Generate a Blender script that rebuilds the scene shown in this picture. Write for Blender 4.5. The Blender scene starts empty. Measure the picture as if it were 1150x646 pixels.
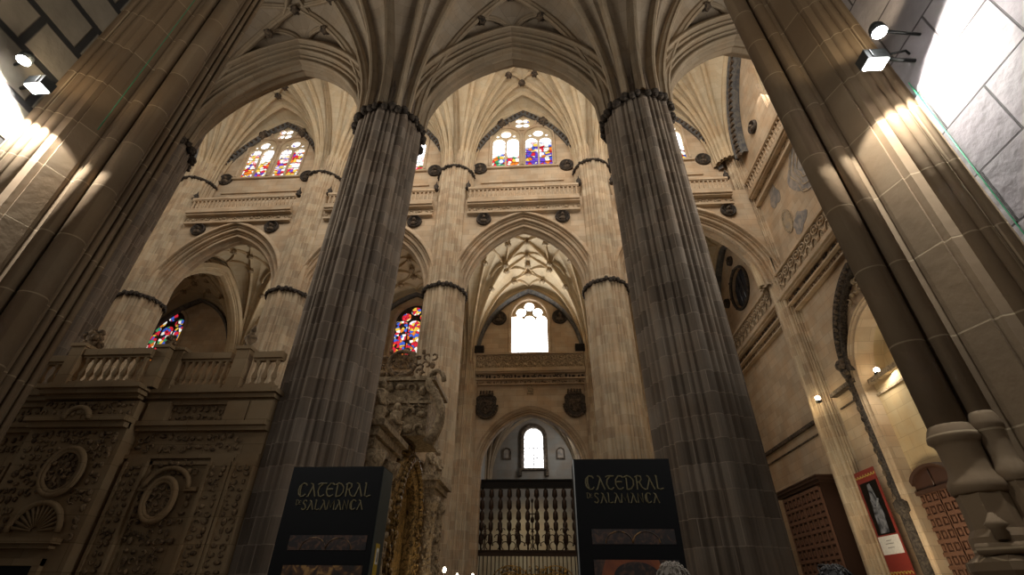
import bpy, bmesh, math, random
from math import sin, cos, pi, sqrt, atan2, acos, hypot
from mathutils import Vector, Matrix
from mathutils.geometry import tessellate_polygon

# ------------------------------------------------------------------ camera, sky, lights, exposure
SC = bpy.context.scene
COL = SC.collection
SC.view_settings.view_transform = 'Standard'
SC.view_settings.look = 'None'
SC.view_settings.gamma = 1.0
SC.view_settings.use_curve_mapping = False
SC.view_settings.exposure = 0.0

F_PX, YAW, TILT, ROLL = 532.76, 0.0700289, 0.5855897, 0.0106038
cd = bpy.data.cameras.new('camera')
cd.sensor_fit = 'HORIZONTAL'; cd.sensor_width = 36.0
cd.lens = 36.0*F_PX/1150.0
cd.clip_end = 300
cam = bpy.data.objects.new('camera', cd); COL.objects.link(cam)
fw = Vector((-sin(YAW)*cos(TILT), cos(YAW)*cos(TILT), sin(TILT)))
r0 = Vector((cos(YAW), sin(YAW), 0)); u0 = r0.cross(fw)
rr = r0*cos(ROLL)+u0*sin(ROLL); uu = -r0*sin(ROLL)+u0*cos(ROLL)
mw = Matrix((rr, uu, -fw)).transposed().to_4x4(); mw.translation = Vector((0.881, 0, 1.6))
cam.matrix_world = mw
SC.camera = cam

w = bpy.data.worlds.new('world'); SC.world = w; w.use_nodes = True
w.node_tree.nodes['Background'].inputs[0].default_value = (1.0, 0.93, 0.82, 1)
w.node_tree.nodes['Background'].inputs[1].default_value = 0.075

def area(name, loc, target, sx, sy, power, color=(1, .94, .84), spread=180):
    l = bpy.data.lights.new(name, 'AREA'); l.shape = 'RECTANGLE'; l.size = sx; l.size_y = sy
    l.energy = power; l.color = color; l.spread = math.radians(spread)
    o = bpy.data.objects.new(name, l); COL.objects.link(o); o.location = loc
    o.rotation_euler = (Vector(target)-Vector(loc)).to_track_quat('-Z', 'Y').to_euler()
    return o
def spot(name, loc, target, power, angle=90, blend=.4, color=(1, 1, 1), r=.05):
    l = bpy.data.lights.new(name, 'SPOT'); l.energy = power; l.spot_size = math.radians(angle)
    l.spot_blend = blend; l.color = color; l.shadow_soft_size = r
    o = bpy.data.objects.new(name, l); COL.objects.link(o); o.location = loc
    o.rotation_euler = (Vector(target)-Vector(loc)).to_track_quat('-Z', 'Y').to_euler()
    return o
# daylight entering by the clerestory windows of the nave's south side
for cx_ in (-18.4, -9.2, 0.0, 9.2):
    area('south_clerestory_daylight', (cx_, 12.3, 28.6), (cx_, 22.7, 22.5), 6.0, 4.5, 640 if cx_ > -10 else 430, (1, .94, .86))
# daylight of the lit windows of the north aisle, and the west lantern lamp of the portal
area('north_aisle_daylight', (0, 31.9, 19.2), (0, 24, 20.4), 2.7, 3.6, 420, (1, .97, .92))
area('north_aisle_daylight', (-18.4, 31.9, 19.2), (-18.4, 24, 20), 2.7, 3.6, 170, (1, .93, .82))
area('north_aisle_daylight', (-9.2, 31.9, 19.2), (-9.2, 24, 20), 2.7, 3.6, 70, (1, .88, .75))
area('west_window_daylight', (13.4, 17.0, 27.5), (4, 17.5, 18), 3, 4, 260, (1, .95, .86))
area('transept_daylight', (-30, 17, 22), (-12, 20, 14), 7, 8, 330, (1, .82, .62))
# near aisle : added fill lights, behind the viewer and at both ends
area('aisle_fill_behind', (0.3, -3.6, 7.0), (0.5, 8, 12), 3.0, 3.5, 130, (1, .95, .88))
area('aisle_fill_west', (13.4, 7.0, 11.5), (3, 9.0, 17), 6.0, 6.0, 560, (1, .94, .85), 130)
area('aisle_fill_east', (-16, 7.0, 11), (-3, 9.5, 17), 6.0, 6.0, 470, (1, .92, .80), 120)
area('floor_bounce_of_west_door', (11.2, 18.0, 2.0), (14.2, 19.5, 9), 2.0, 2.0, 150, (1, .86, .62), 150)

# ------------------------------------------------------------------ materials
def mat(name):
    m = bpy.data.materials.new(name); m.use_nodes = True
    return m, m.node_tree.nodes, m.node_tree.links, m.node_tree.nodes['Principled BSDF']
def rgb(h, k=1.0):
    h = h.lstrip('#'); c = [int(h[i:i+2], 16)/255 for i in (0, 2, 4)]
    c = [(x/12.92 if x <= .04045 else ((x+.055)/1.055)**2.4)*k for x in c]
    return (c[0], c[1], c[2], 1)
def stone(name, c1, c2, mortar, bw=.85, bh=.42, ms=.010, stain=.35, bump=.25, rough=.85, streak=0.0, tint=None, nscale=.45):
    m, N, L, B = mat(name)
    B.inputs['Roughness'].default_value = rough
    B.inputs['Specular IOR Level'].default_value = .25
    uv = N.new('ShaderNodeUVMap'); uv.uv_map = 'UVMap'
    geo = N.new('ShaderNodeNewGeometry')
    br = N.new('ShaderNodeTexBrick'); br.inputs['Scale'].default_value = 1.0
    br.inputs['Brick Width'].default_value = bw; br.inputs['Row Height'].default_value = bh
    br.inputs['Mortar Size'].default_value = ms; br.inputs['Mortar Smooth'].default_value = .4
    br.inputs['Color1'].default_value = c1; br.inputs['Color2'].default_value = c2
    br.inputs['Mortar'].default_value = mortar; br.inputs['Bias'].default_value = 0
    L.new(uv.outputs[0], br.inputs['Vector'])
    n1 = N.new('ShaderNodeTexNoise'); n1.inputs['Scale'].default_value = nscale; n1.inputs['Detail'].default_value = 5
    n1.inputs['Roughness'].default_value = .62
    L.new(geo.outputs['Position'], n1.inputs['Vector'])
    mp = N.new('ShaderNodeMapRange'); mp.inputs[1].default_value = .3; mp.inputs[2].default_value = .7
    mp.inputs[3].default_value = 1-stain; mp.inputs[4].default_value = 1+stain*.7
    L.new(n1.outputs[0], mp.inputs[0])
    mx = N.new('ShaderNodeMix'); mx.data_type = 'RGBA'; mx.blend_type = 'MULTIPLY'; mx.inputs[0].default_value = 1
    L.new(br.outputs[0], mx.inputs[6]); L.new(mp.outputs[0], mx.inputs[7])
    last = mx.outputs[2]
    # warm / pale patches
    n2 = N.new('ShaderNodeTexNoise'); n2.inputs['Scale'].default_value = nscale*2.7; n2.inputs['Detail'].default_value = 3
    L.new(geo.outputs['Position'], n2.inputs['Vector'])
    cr = N.new('ShaderNodeValToRGB'); cr.color_ramp.elements[0].position = .38; cr.color_ramp.elements[1].position = .66
    cr.color_ramp.elements[0].color = (1, 1, 1, 1); cr.color_ramp.elements[1].color = tint or (1.0, .80, .66, 1)
    L.new(n2.outputs[0], cr.inputs[0])
    mx2 = N.new('ShaderNodeMix'); mx2.data_type = 'RGBA'; mx2.blend_type = 'MULTIPLY'; mx2.inputs[0].default_value = .55
    L.new(last, mx2.inputs[6]); L.new(cr.outputs[0], mx2.inputs[7]); last = mx2.outputs[2]
    L.new(last, B.inputs['Base Color'])
    n3 = N.new('ShaderNodeTexNoise'); n3.inputs['Scale'].default_value = 9; n3.inputs['Detail'].default_value = 4
    L.new(geo.outputs['Position'], n3.inputs['Vector'])
    ad = N.new('ShaderNodeMath'); ad.operation = 'MULTIPLY_ADD'; ad.inputs[1].default_value = .6
    L.new(n3.outputs[0], ad.inputs[0])
    iv = N.new('ShaderNodeMath'); iv.operation = 'SUBTRACT'; iv.inputs[0].default_value = 1
    L.new(br.outputs['Fac'], iv.inputs[1]); L.new(iv.outputs[0], ad.inputs[2])
    bp = N.new('ShaderNodeBump'); bp.inputs['Strength'].default_value = bump; bp.inputs['Distance'].default_value = .03
    L.new(ad.outputs[0], bp.inputs['Height']); L.new(bp.outputs[0], B.inputs['Normal'])
    return m
def carved(name, c1, c2, scale=6, bump=.8, rough=.8, metal=0.0):
    m, N, L, B = mat(name)
    B.inputs['Roughness'].default_value = rough; B.inputs['Metallic'].default_value = metal
    B.inputs['Specular IOR Level'].default_value = .3
    geo = N.new('ShaderNodeNewGeometry')
    n = N.new('ShaderNodeTexNoise'); n.inputs['Scale'].default_value = scale; n.inputs['Detail'].default_value = 4
    n.inputs['Distortion'].default_value = 1.2
    L.new(geo.outputs['Position'], n.inputs['Vector'])
    cr = N.new('ShaderNodeValToRGB'); cr.color_ramp.elements[0].position = .36; cr.color_ramp.elements[1].position = .64
    cr.color_ramp.elements[0].color = c1; cr.color_ramp.elements[1].color = c2
    L.new(n.outputs[0], cr.inputs[0]); L.new(cr.outputs[0], B.inputs['Base Color'])
    bp = N.new('ShaderNodeBump'); bp.inputs['Strength'].default_value = bump; bp.inputs['Distance'].default_value = .06
    L.new(n.outputs[0], bp.inputs['Height']); L.new(bp.outputs[0], B.inputs['Normal'])
    return m
def plain(name, c, rough=.6, metal=0.0, emit=0.0, ecol=None):
    m, N, L, B = mat(name)
    geo = N.new('ShaderNodeNewGeometry')
    n = N.new('ShaderNodeTexNoise'); n.inputs['Scale'].default_value = 12; n.inputs['Detail'].default_value = 3
    L.new(geo.outputs['Position'], n.inputs['Vector'])
    mp = N.new('ShaderNodeMapRange'); mp.inputs[3].default_value = .8; mp.inputs[4].default_value = 1.2
    L.new(n.outputs[0], mp.inputs[0])
    mx = N.new('ShaderNodeMix'); mx.data_type = 'RGBA'; mx.blend_type = 'MULTIPLY'; mx.inputs[0].default_value = 1
    mx.inputs[6].default_value = c; L.new(mp.outputs[0], mx.inputs[7]); L.new(mx.outputs[2], B.inputs['Base Color'])
    B.inputs['Roughness'].default_value = rough; B.inputs['Metallic'].default_value = metal
    if emit:
        B.inputs['Emission Color'].default_value = ecol or c; B.inputs['Emission Strength'].default_value = emit
    return m
def glass_lit(name, palette, strength=2.0, white=.5, wstrength=6.0, scale=4.5, zlo=None, zhi=None, tint=(1, 1, 1, 1)):
    """lit stained glass: leaded cells of colour, clear quarries toward the top"""
    m, N, L, B = mat(name)
    N.remove(B)
    out = [n for n in N if n.type == 'OUTPUT_MATERIAL'][0]
    em = N.new('ShaderNodeEmission'); L.new(em.outputs[0], out.inputs[0])
    geo = N.new('ShaderNodeNewGeometry')
    sep = N.new('ShaderNodeSeparateXYZ'); L.new(geo.outputs['Position'], sep.inputs[0])
    v = N.new('ShaderNodeTexVoronoi'); v.inputs['Scale'].default_value = scale
    L.new(geo.outputs['Position'], v.inputs['Vector'])
    sc = N.new('ShaderNodeSeparateColor'); L.new(v.outputs['Color'], sc.inputs[0])
    cr = N.new('ShaderNodeValToRGB'); cr.color_ramp.interpolation = 'CONSTANT'
    els = cr.color_ramp.elements
    while len(els) > 1: els.remove(els[-1])
    els[0].position = 0; els[0].color = palette[0]
    for i, c in enumerate(palette[1:], 1):
        e = els.new(i/len(palette)); e.color = c
    L.new(sc.outputs[0], cr.inputs[0])
    vd = N.new('ShaderNodeTexVoronoi'); vd.feature = 'DISTANCE_TO_EDGE'; vd.inputs['Scale'].default_value = scale
    L.new(geo.outputs['Position'], vd.inputs['Vector'])
    ln = N.new('ShaderNodeMapRange'); ln.inputs[1].default_value = .02; ln.inputs[2].default_value = .06
    L.new(vd.outputs['Distance'], ln.inputs[0])
    # whiteness factor
    nz = N.new('ShaderNodeTexNoise'); nz.inputs['Scale'].default_value = 1.1; nz.inputs['Detail'].default_value = 2
    L.new(geo.outputs['Position'], nz.inputs['Vector'])
    wf = N.new('ShaderNodeMapRange'); wf.inputs[1].default_value = (zlo if zlo is not None else -1e3)
    wf.inputs[2].default_value = (zhi if zhi is not None else 1e3)
    L.new(sep.outputs[2], wf.inputs[0])
    ad = N.new('ShaderNodeMath'); ad.operation = 'MULTIPLY_ADD'; ad.inputs[1].default_value = 1.6
    L.new(nz.outputs[0], ad.inputs[0])
    if zlo is not None:
        sb = N.new('ShaderNodeMath'); sb.operation = 'SUBTRACT'; sb.inputs[1].default_value = 1.3-white
        L.new(wf.outputs[0], sb.inputs[0]); L.new(sb.outputs[0], ad.inputs[2])
    else: ad.inputs[2].default_value = white-1.3
    st = N.new('ShaderNodeMapRange'); st.inputs[1].default_value = 0; st.inputs[2].default_value = .3
    L.new(ad.outputs[0], st.inputs[0])
    mx = N.new('ShaderNodeMix'); mx.data_type = 'RGBA'
    L.new(st.outputs[0], mx.inputs[0]); L.new(cr.outputs[0], mx.inputs[6])
    mx.inputs[7].default_value = (wstrength/strength*tint[0], wstrength/strength*tint[1], wstrength/strength*tint[2], 1)
    mx.clamp_result = False
    m3 = N.new('ShaderNodeMix'); m3.data_type = 'RGBA'; m3.blend_type = 'MULTIPLY'; m3.inputs[0].default_value = .8
    L.new(mx.outputs[2], m3.inputs[6]); L.new(ln.outputs[0], m3.inputs[7])
    L.new(m3.outputs[2], em.inputs[0]); em.inputs[1].default_value = strength
    return m

M = {}
M['nave'] = stone('warm_limestone_masonry', rgb('c2ae93'), rgb('b29d82'), rgb('a19079'), .95, .42, .010, .22, .3, tint=(1.0, .84, .70, 1))
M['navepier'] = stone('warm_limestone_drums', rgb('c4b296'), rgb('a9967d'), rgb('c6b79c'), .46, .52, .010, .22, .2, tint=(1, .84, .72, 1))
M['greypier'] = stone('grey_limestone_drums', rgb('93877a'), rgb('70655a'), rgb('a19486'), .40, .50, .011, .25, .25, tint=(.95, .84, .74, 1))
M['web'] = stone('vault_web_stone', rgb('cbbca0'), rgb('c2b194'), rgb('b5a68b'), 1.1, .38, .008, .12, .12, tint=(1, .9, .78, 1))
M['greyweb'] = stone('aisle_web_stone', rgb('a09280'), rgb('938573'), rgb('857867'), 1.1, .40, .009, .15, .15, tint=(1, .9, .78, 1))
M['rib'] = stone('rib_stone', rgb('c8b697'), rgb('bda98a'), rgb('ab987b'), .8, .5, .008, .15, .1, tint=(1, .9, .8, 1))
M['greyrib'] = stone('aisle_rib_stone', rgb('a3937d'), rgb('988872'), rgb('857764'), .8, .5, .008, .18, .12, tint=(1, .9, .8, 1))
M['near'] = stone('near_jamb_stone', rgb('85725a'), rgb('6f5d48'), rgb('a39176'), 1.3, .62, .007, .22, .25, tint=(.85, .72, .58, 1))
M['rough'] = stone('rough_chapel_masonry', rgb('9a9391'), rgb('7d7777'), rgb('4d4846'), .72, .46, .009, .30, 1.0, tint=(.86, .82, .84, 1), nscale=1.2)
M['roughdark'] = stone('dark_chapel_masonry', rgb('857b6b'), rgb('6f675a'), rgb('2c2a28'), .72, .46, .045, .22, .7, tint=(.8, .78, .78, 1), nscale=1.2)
M['screen'] = stone('choir_wall_stone', rgb('b39c7c'), rgb('a18a6b'), rgb('8c7757'), .9, .5, .008, .25, .2, tint=(.9, .78, .66, 1))
M['screencarved'] = carved('choir_carved_stone', rgb('5a4a3a'), rgb('a48b6c'), 7, .9)
M['palecarved'] = carved('pale_carved_stone', rgb('7d6c55'), rgb('b5a183'), 7, .9)
M['darkcarved'] = carved('dark_carved_capital', rgb('2a2420'), rgb('544a40'), 8, .9)
M['bronze'] = carved('dark_medallion_stone', rgb('2e2721'), rgb('6a5a49'), 5, .6)
M['bluegrey'] = carved('blue_grey_band', rgb('4a4a4c'), rgb('6c675f'), 3, .3)
M['gold'] = carved('gilded_carving', rgb('3c2e1a'), rgb('a68650'), 8, .8, .42, .35)
M['iron'] = plain('black_iron', rgb('17120d'), .5, .6)
M['rust'] = plain('brown_gilt_iron', rgb('3d2d20'), .5, .5)
M['giltiron'] = plain('gilt_iron', rgb('8d6a2c'), .4, .7)
M['wood'] = plain('dark_walnut', rgb('3a2418'), .5)
M['woodlite'] = plain('reddish_door_wood', rgb('5e4030'), .5)
M['woodshade'] = plain('shaded_panel_recess', rgb('3a2012'), .6)  # recess shade put into the colour, darker than the raised rails
M['black'] = plain('black_display_panel', rgb('050506'), .6)
M['black'].node_tree.nodes['Principled BSDF'].inputs['Specular IOR Level'].default_value = .12
M['boxside'] = plain('grey_green_panel_side', rgb('353b37'), .5)
M['aluminium'] = plain('brushed_metal_edge', rgb('8b8d8c'), .35, .7)
M['gilttext'] = plain('dull_gilt_lettering', rgb('544a2c'), .6)
M['yellow'] = plain('yellow_sign', rgb('a98a24'), .5)
M['white'] = plain('white_card', rgb('cfcac2'), .5)
M['pink'] = plain('magenta_sign', rgb('8a3355'), .5)
M['posterred'] = plain('red_poster_print', rgb('7c2a20'), .6)
M['postergold'] = plain('ochre_poster_ornament', rgb('a5843c'), .5)
M['figure'] = carved('poster_figure_print', rgb('2b2c31'), rgb('7c7d83'), 3, 0)
M['text'] = plain('grey_poster_text', rgb('8b8782'), .5)
M['floor'] = stone('worn_floor_slabs', rgb('7a6d5d'), rgb('665a4d'), rgb('4a4238'), .8, .8, .012, .2, .1, .4)
M['chapelwhite'] = stone('pale_chapel_plaster', rgb('8f8c86'), rgb('87847e'), rgb('807c74'), 1.2, .5, .006, .12, .05)
M['niche'] = stone('portal_niche_stone', rgb('bda985'), rgb('b19c78'), rgb('9c8967'), .9, .5, .008, .15, .2, tint=(1, .86, .68, 1))
M['mural'] = carved('faded_mural_paint', rgb('8f8577'), rgb('b29a78'), 2.5, .05)
M['muralgrey'] = carved('grey_mural_paint', rgb('7c7874'), rgb('a5988a'), 2.0, .05)
M['lamp'] = plain('lamp_face', (1, 1, 1, 1), .3, 0, 60, (1, 1, 1, 1))
M['lampbody'] = plain('lamp_housing', rgb('2b2d2c'), .45, .5)
M['bulb'] = plain('warm_bulb', (1, .9, .7, 1), .3, 0, 25, (1, .85, .6, 1))
M['cable'] = plain('green_cable', rgb('1f7a50'), .5)
M['hairgrey'] = plain('greying_hair', rgb('6c6359'), .7)
M['hairdark'] = plain('dark_hair', rgb('17120f'), .6)
M['skin'] = plain('skin', rgb('a8795c'), .55)
M['coat'] = plain('dark_blue_coat', rgb('20252e'), .8)
M['coat2'] = plain('brown_coat', rgb('3b2e26'), .8)
R_, O_, Y_, B_, P_, W_, G_, K_ = (rgb('d22a3a'), rgb('e07a2a'), rgb('e8c04a'), rgb('3f5fc0'), rgb('6a4ac0'), rgb('f4efe4'), rgb('3f8f5a'), rgb('2a1d18'))
M['glassL'] = glass_lit('red_gold_stained_glass', [R_, Y_, W_, O_, W_, R_, P_, Y_, W_], 1.35, -.05, 2.4, 4.2, 26.6, 30.6)
M['glassC'] = glass_lit('bright_stained_glass', [R_, O_, W_, B_, W_, Y_, R_, G_], 1.5, .25, 3.6, 3.4, 27.5, 29.6)
M['glassP'] = glass_lit('violet_stained_glass', [P_, P_, W_, R_, B_, P_, O_, W_, Y_], 1.3, .10, 2.8, 3.4, 27.6, 30.6)
M['glassO'] = glass_lit('oculus_glass', [W_, Y_, B_, R_, W_], 1.6, .6, 3, 5)
M['glassD'] = glass_lit('deep_stained_glass', [R_, O_, K_, B_, Y_, R_, G_, W_, K_], 1.0, .12, 1.6, 3.6)
M['glassD2'] = glass_lit('crimson_stained_glass', [R_, O_, R_, B_, Y_, R_, K_, W_], 1.3, .35, 2.6, 4.2)
M['glassW'] = glass_lit('white_window_glass', [W_, W_, (1, 1, 1, 1)], 8, 1.4, 9, 3)
M['glassS'] = glass_lit('chapel_window_glass', [W_, rgb('9fb0c8'), (1, 1, 1, 1)], 2.2, 1.1, 3.5, 2.4)
M['glassG'] = glass_lit('pale_west_window_glass', [rgb('8a94a0'), rgb('a8a290'), rgb('9a7a8a'), rgb('6d7a8c')], .45, .15, .8, 5)
M['oculusdark'] = carved('dark_oculus_glass', rgb('12141a'), rgb('3c3f47'), 2.2, .1, .3)

# ------------------------------------------------------------------ mesh helper
ident = lambda a, b, d: (a, b, d)
class MB:
    def __init__(s, mp=None): s.v = []; s.f = []; s.uv = None; s.sm = []; s.mp = mp or ident
    def add(s, vs, fs, smooth=False):
        o = len(s.v); s.v += [Vector(s.mp(*p)) for p in vs]
        s.f += [tuple(o+i for i in f) for f in fs]; s.sm += [smooth]*len(fs)
        return s
    def box(s, a0, a1, b0, b1, d0, d1):
        v = [(a0, b0, d0), (a1, b0, d0), (a1, b1, d0), (a0, b1, d0), (a0, b0, d1), (a1, b0, d1), (a1, b1, d1), (a0, b1, d1)]
        return s.add(v, [(0, 3, 2, 1), (4, 5, 6, 7), (0, 1, 5, 4), (1, 2, 6, 5), (2, 3, 7, 6), (3, 0, 4, 7)])
    def plate(s, outer, holes, d0, d1):
        """polygon with holes in (a,b), thickness d0..d1"""
        loops = [outer]+list(holes)
        tri = tessellate_polygon([[Vector((p[0], p[1], 0)) for p in l] for l in loops])
        pts = [p for l in loops for p in l]; n = len(pts)
        v = [(p[0], p[1], d0) for p in pts]+[(p[0], p[1], d1) for p in pts]
        f = [tuple(t) for t in tri]+[tuple(n+i for i in reversed(t)) for t in tri]
        o = 0
        for l in loops:
            k = len(l)
            for i in range(k): f.append((o+i, o+(i+1) % k, n+o+(i+1) % k, n+o+i))
            o += k
        return s.add(v, f)
    def tube(s, pts, r, n=8, closed=False, smooth=True):
        pts = [Vector(p) for p in pts]; k = len(pts); vs = []; rad = r if isinstance(r, (list, tuple)) else [r]*k
        ref = Vector((0.13, 0.21, 1)).normalized()
        for i, p in enumerate(pts):
            if closed: t = pts[(i+1) % k]-pts[i-1]
            else: t = pts[min(i+1, k-1)]-pts[max(i-1, 0)]
            t.normalize()
            a = t.cross(ref)
            if a.length < .15: a = t.cross(Vector((1, 0, 0)))
            a.normalize(); b = t.cross(a)
            vs += [tuple(p+a*(rad[i]*cos(2*pi*j/n))+b*(rad[i]*sin(2*pi*j/n))) for j in range(n)]
        fs = []
        for i in range(k if closed else k-1):
            for j in range(n):
                i2 = (i+1) % k
                fs.append((i*n+j, i*n+(j+1) % n, i2*n+(j+1) % n, i2*n+j))
        if not closed: fs += [tuple(range(n))[::-1], tuple((k-1)*n+j for j in range(n))]
        return s.add(vs, fs, smooth)
    def lathe(s, c, prof, n=16, axis='b', sx=1.0, smooth=True):
        """prof: (r, h) pairs, turned about axis: 'b' (up) or 'd' (out of the wall)"""
        vs = []
        for r, h in prof:
            for j in range(n):
                x, y = r*cos(2*pi*j/n)*sx, r*sin(2*pi*j/n)
                vs.append((c[0]+x, c[1]+h, c[2]+y) if axis == 'b' else (c[0]+x, c[1]+y, c[2]+h))
        k = len(prof); fs = []
        for i in range(k-1):
            for j in range(n): fs.append((i*n+j, i*n+(j+1) % n, (i+1)*n+(j+1) % n, (i+1)*n+j))
        fs += [tuple(range(n))[::-1], tuple((k-1)*n+j for j in range(n))]
        return s.add(vs, fs, smooth)
    def ball(s, c, r, n=6, m=4, smooth=True):
        rx, ry, rz = r if isinstance(r, (tuple, list)) else (r, r, r)
        vs = [(c[0], c[1]+ry, c[2])]; fs = []
        for i in range(1, m):
            for j in range(n):
                a, b = pi*i/m, 2*pi*j/n
                vs.append((c[0]+rx*sin(a)*cos(b), c[1]+ry*cos(a), c[2]+rz*sin(a)*sin(b)))
        vs.append((c[0], c[1]-ry, c[2])); L = len(vs)-1
        for j in range(n):
            fs.append((0, 1+j, 1+(j+1) % n)); fs.append((L, L-n+(j+1) % n, L-n+j))
            for i in range(m-2): fs.append((1+i*n+j, 1+(i+1)*n+j, 1+(i+1)*n+(j+1) % n, 1+i*n+(j+1) % n))
        return s.add(vs, fs, smooth)
    def curl(s, c, r, th, d, rnd):
        """a small carved scroll"""
        a0 = rnd.random()*6.28; sg = rnd.choice((-1, 1)); pts = []
        for i in range(7):
            t = i/6; a = a0+sg*t*4.6; q = r*(1-.7*t)
            pts.append((c[0]+q*cos(a), c[1]+q*sin(a), d+th*.3))
        return s.tube(pts, [th*(.6+.4*sin(pi*i/6)) for i in range(7)], 5)
    def relief(s, a0, a1, b0, b1, d, size, seed=1, dens=1.0, inside=None):
        """a field of carved leaves, scrolls and knobs over a rectangle"""
        rnd = random.Random(seed); nx = max(1, int((a1-a0)/size*dens)); ny = max(1, int((b1-b0)/size*dens))
        for i in range(nx):
            for j in range(ny):
                a = a0+(i+.5+rnd.uniform(-.2, .2))*(a1-a0)/nx; b = b0+(j+.5+rnd.uniform(-.2, .2))*(b1-b0)/ny
                if inside and not inside(a, b): continue
                if rnd.random() < .5: s.curl((a, b), size*.55, size*.15, d, rnd)
                else:
                    an = rnd.random()*3.14; q = size*rnd.uniform(.38, .58)
                    s.ball((a, b, d), (q*(.5+.5*abs(cos(an))), q*(.5+.5*abs(sin(an))), size*.3), 6, 4)
        return s
    def build(s, name, m, parent=None, origin=None, kind=None, label=None, cat=None, group=None):
        me = bpy.data.meshes.new(name)
        if parent is not None: org = Vector(ORG[parent.name])
        elif origin is not None: org = Vector(origin)
        else:
            xs = [p.x for p in s.v]; ys = [p.y for p in s.v]; zs = [p.z for p in s.v]
            org = Vector(((min(xs)+max(xs))/2, (min(ys)+max(ys))/2, min(zs)))
        me.from_pydata([tuple(p-org) for p in s.v], [], s.f)
        me.validate(); me.update()
        uvl = me.uv_layers.new(name='UVMap')
        if s.uv:
            uvs = s.uv
            for lp in me.loops: uvl.data[lp.index].uv = uvs[lp.vertex_index]
        else:
            for p in me.polygons:
                nx, ny, nz = (abs(c) for c in p.normal)
                for li in p.loop_indices:
                    q = s.v[me.loops[li].vertex_index]
                    uvl.data[li].uv = (q.x, q.y) if nz > .8 else ((q.y, q.z) if nx > ny else (q.x, q.z))
        if len(me.polygons) == len(s.sm): me.polygons.foreach_set('use_smooth', s.sm)
        bm = bmesh.new(); bm.from_mesh(me); bmesh.ops.recalc_face_normals(bm, faces=bm.faces); bm.to_mesh(me); bm.free()
        me.materials.append(m)
        o = bpy.data.objects.new(name, me); COL.objects.link(o)
        if parent is not None: o.parent = parent
        else: o.location = org
        ORG[o.name] = tuple(org)
        if kind: o['kind'] = kind
        if label: o['label'] = label
        if cat: o['category'] = cat
        if group: o['group'] = group
        return o
ORG = {}
def thing(name, loc, label=None, cat=None, group=None, kind=None):
    o = bpy.data.objects.new(name, None); COL.objects.link(o); o.location = loc; o.empty_display_size = .3
    ORG[o.name] = tuple(loc)
    if label: o['label'] = label
    if cat: o['category'] = cat
    if group: o['group'] = group
    if kind: o['kind'] = kind
    return o
def dup(root, delta, label=None, name=None, flip=False):
    def cp(o, par):
        c = o.copy(); COL.objects.link(c)
        if name and par is None: c.name = name
        if par is not None: c.parent = par
        for ch in list(o.children): cp(ch, c)
        return c
    c = cp(root, None); c.location = Vector(root.location)+Vector(delta)
    ORG[c.name] = tuple(c.location)
    if label: c['label'] = label
    return c
# wall frames: (a, b, d) -> world ; a along the wall, b up, d out of the wall towards the viewer
def north(Y): return lambda a, b, d: (a, Y-d, b)
def west(X): return lambda a, b, d: (X-d, a, b)
def east(X): return lambda a, b, d: (X+d, a, b)
def eastin(X): return lambda a, b, d: (X+d, a, b)

def arch_pts(s, h, n=14, c=0.0, z=0.0, off=0.0):
    """pointed arch from (+s) over the crown to (-s), grown outwards by off"""
    if h >= s: e = (h*h-s*s)/(2*s); k = 1.0
    else: e = 0.0; k = h/s
    R = s+e+off; a1 = acos(min(1, e/R)) if e > 0 else pi/2
    right = [(-e+R*cos(a1*i/n), R*sin(a1*i/n)*k if k == 1 else (R*sin(a1*i/n)*k)) for i in range(n+1)]
    pts = right+[(-x, y) for x, y in reversed(right[:-1])]
    return [(c+x, z+y) for x, y in pts]
def window_poly(cx, s, z0, zs, h, n=10): return [(cx-s, z0), (cx+s, z0)]+arch_pts(s, h, n, cx, zs)
def circ(cx, cz, r, n=28, sx=1.0): return [(cx+r*sx*cos(2*pi*i/n), cz+r*sin(2*pi*i/n)) for i in range(n)]
def arch_sweep(mb, prof, s, h, c, z, n=18, drop=0.0):
    """prof: list of (off, d); swept along the pointed arch; drop = straight jamb length"""
    rows = []
    for off, d in prof:
        p = arch_pts(s, h, n, c, z, off)
        if drop: p = [(p[0][0], z-drop)]+p+[(p[-1][0], z-drop)]
        rows.append([(x, y, d) for x, y in p])
    k = len(rows[0]); vs = [q for r in rows for q in r]
    fs = [(i*k+j, i*k+j+1, (i+1)*k+j+1, (i+1)*k+j) for i in range(len(rows)-1) for j in range(k-1)]
    mb.add(vs, fs, False)
    return mb
def scallop(p0, p1, n, amp, m=5, alt=True):
    """polyline from p0 to p1 carrying n rolls bulging to the left of travel"""
    out = []; dx, dy = p1[0]-p0[0], p1[1]-p0[1]; L = hypot(dx, dy); nx, ny = -dy/L, dx/L
    ws = [(1.0 if (i % 2 == 0 or not alt) else .55) for i in range(n)]; tot = sum(ws); t = 0
    for i, wd in enumerate(ws):
        for j in range(m):
            u = j/(m-1); tt = (t+wd*(.04+.92*u))/tot; b = amp*wd*sin(pi*u)
            out.append((p0[0]+dx*tt+nx*b, p0[1]+dy*tt+ny*b))
        t += wd
    return out

# ------------------------------------------------------------------ plan of the church
S = 9.2; D1, D2, D3, D0 = 11.37, 22.74, 32.4, 3.0
H1, H2, XW = 16.31, 25.85, 14.2
PX = [-23.0, -13.8, -4.6, 4.6]
BAY = {-2*S: 'in the leftmost bay', -S: 'behind the massive left pier', 0: 'in the central bay', S: 'beside the west wall'}

# floor
MB().box(-34, 15, -3, 42, -.3, 0).build('floor', M['floor'], kind='structure')

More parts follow.
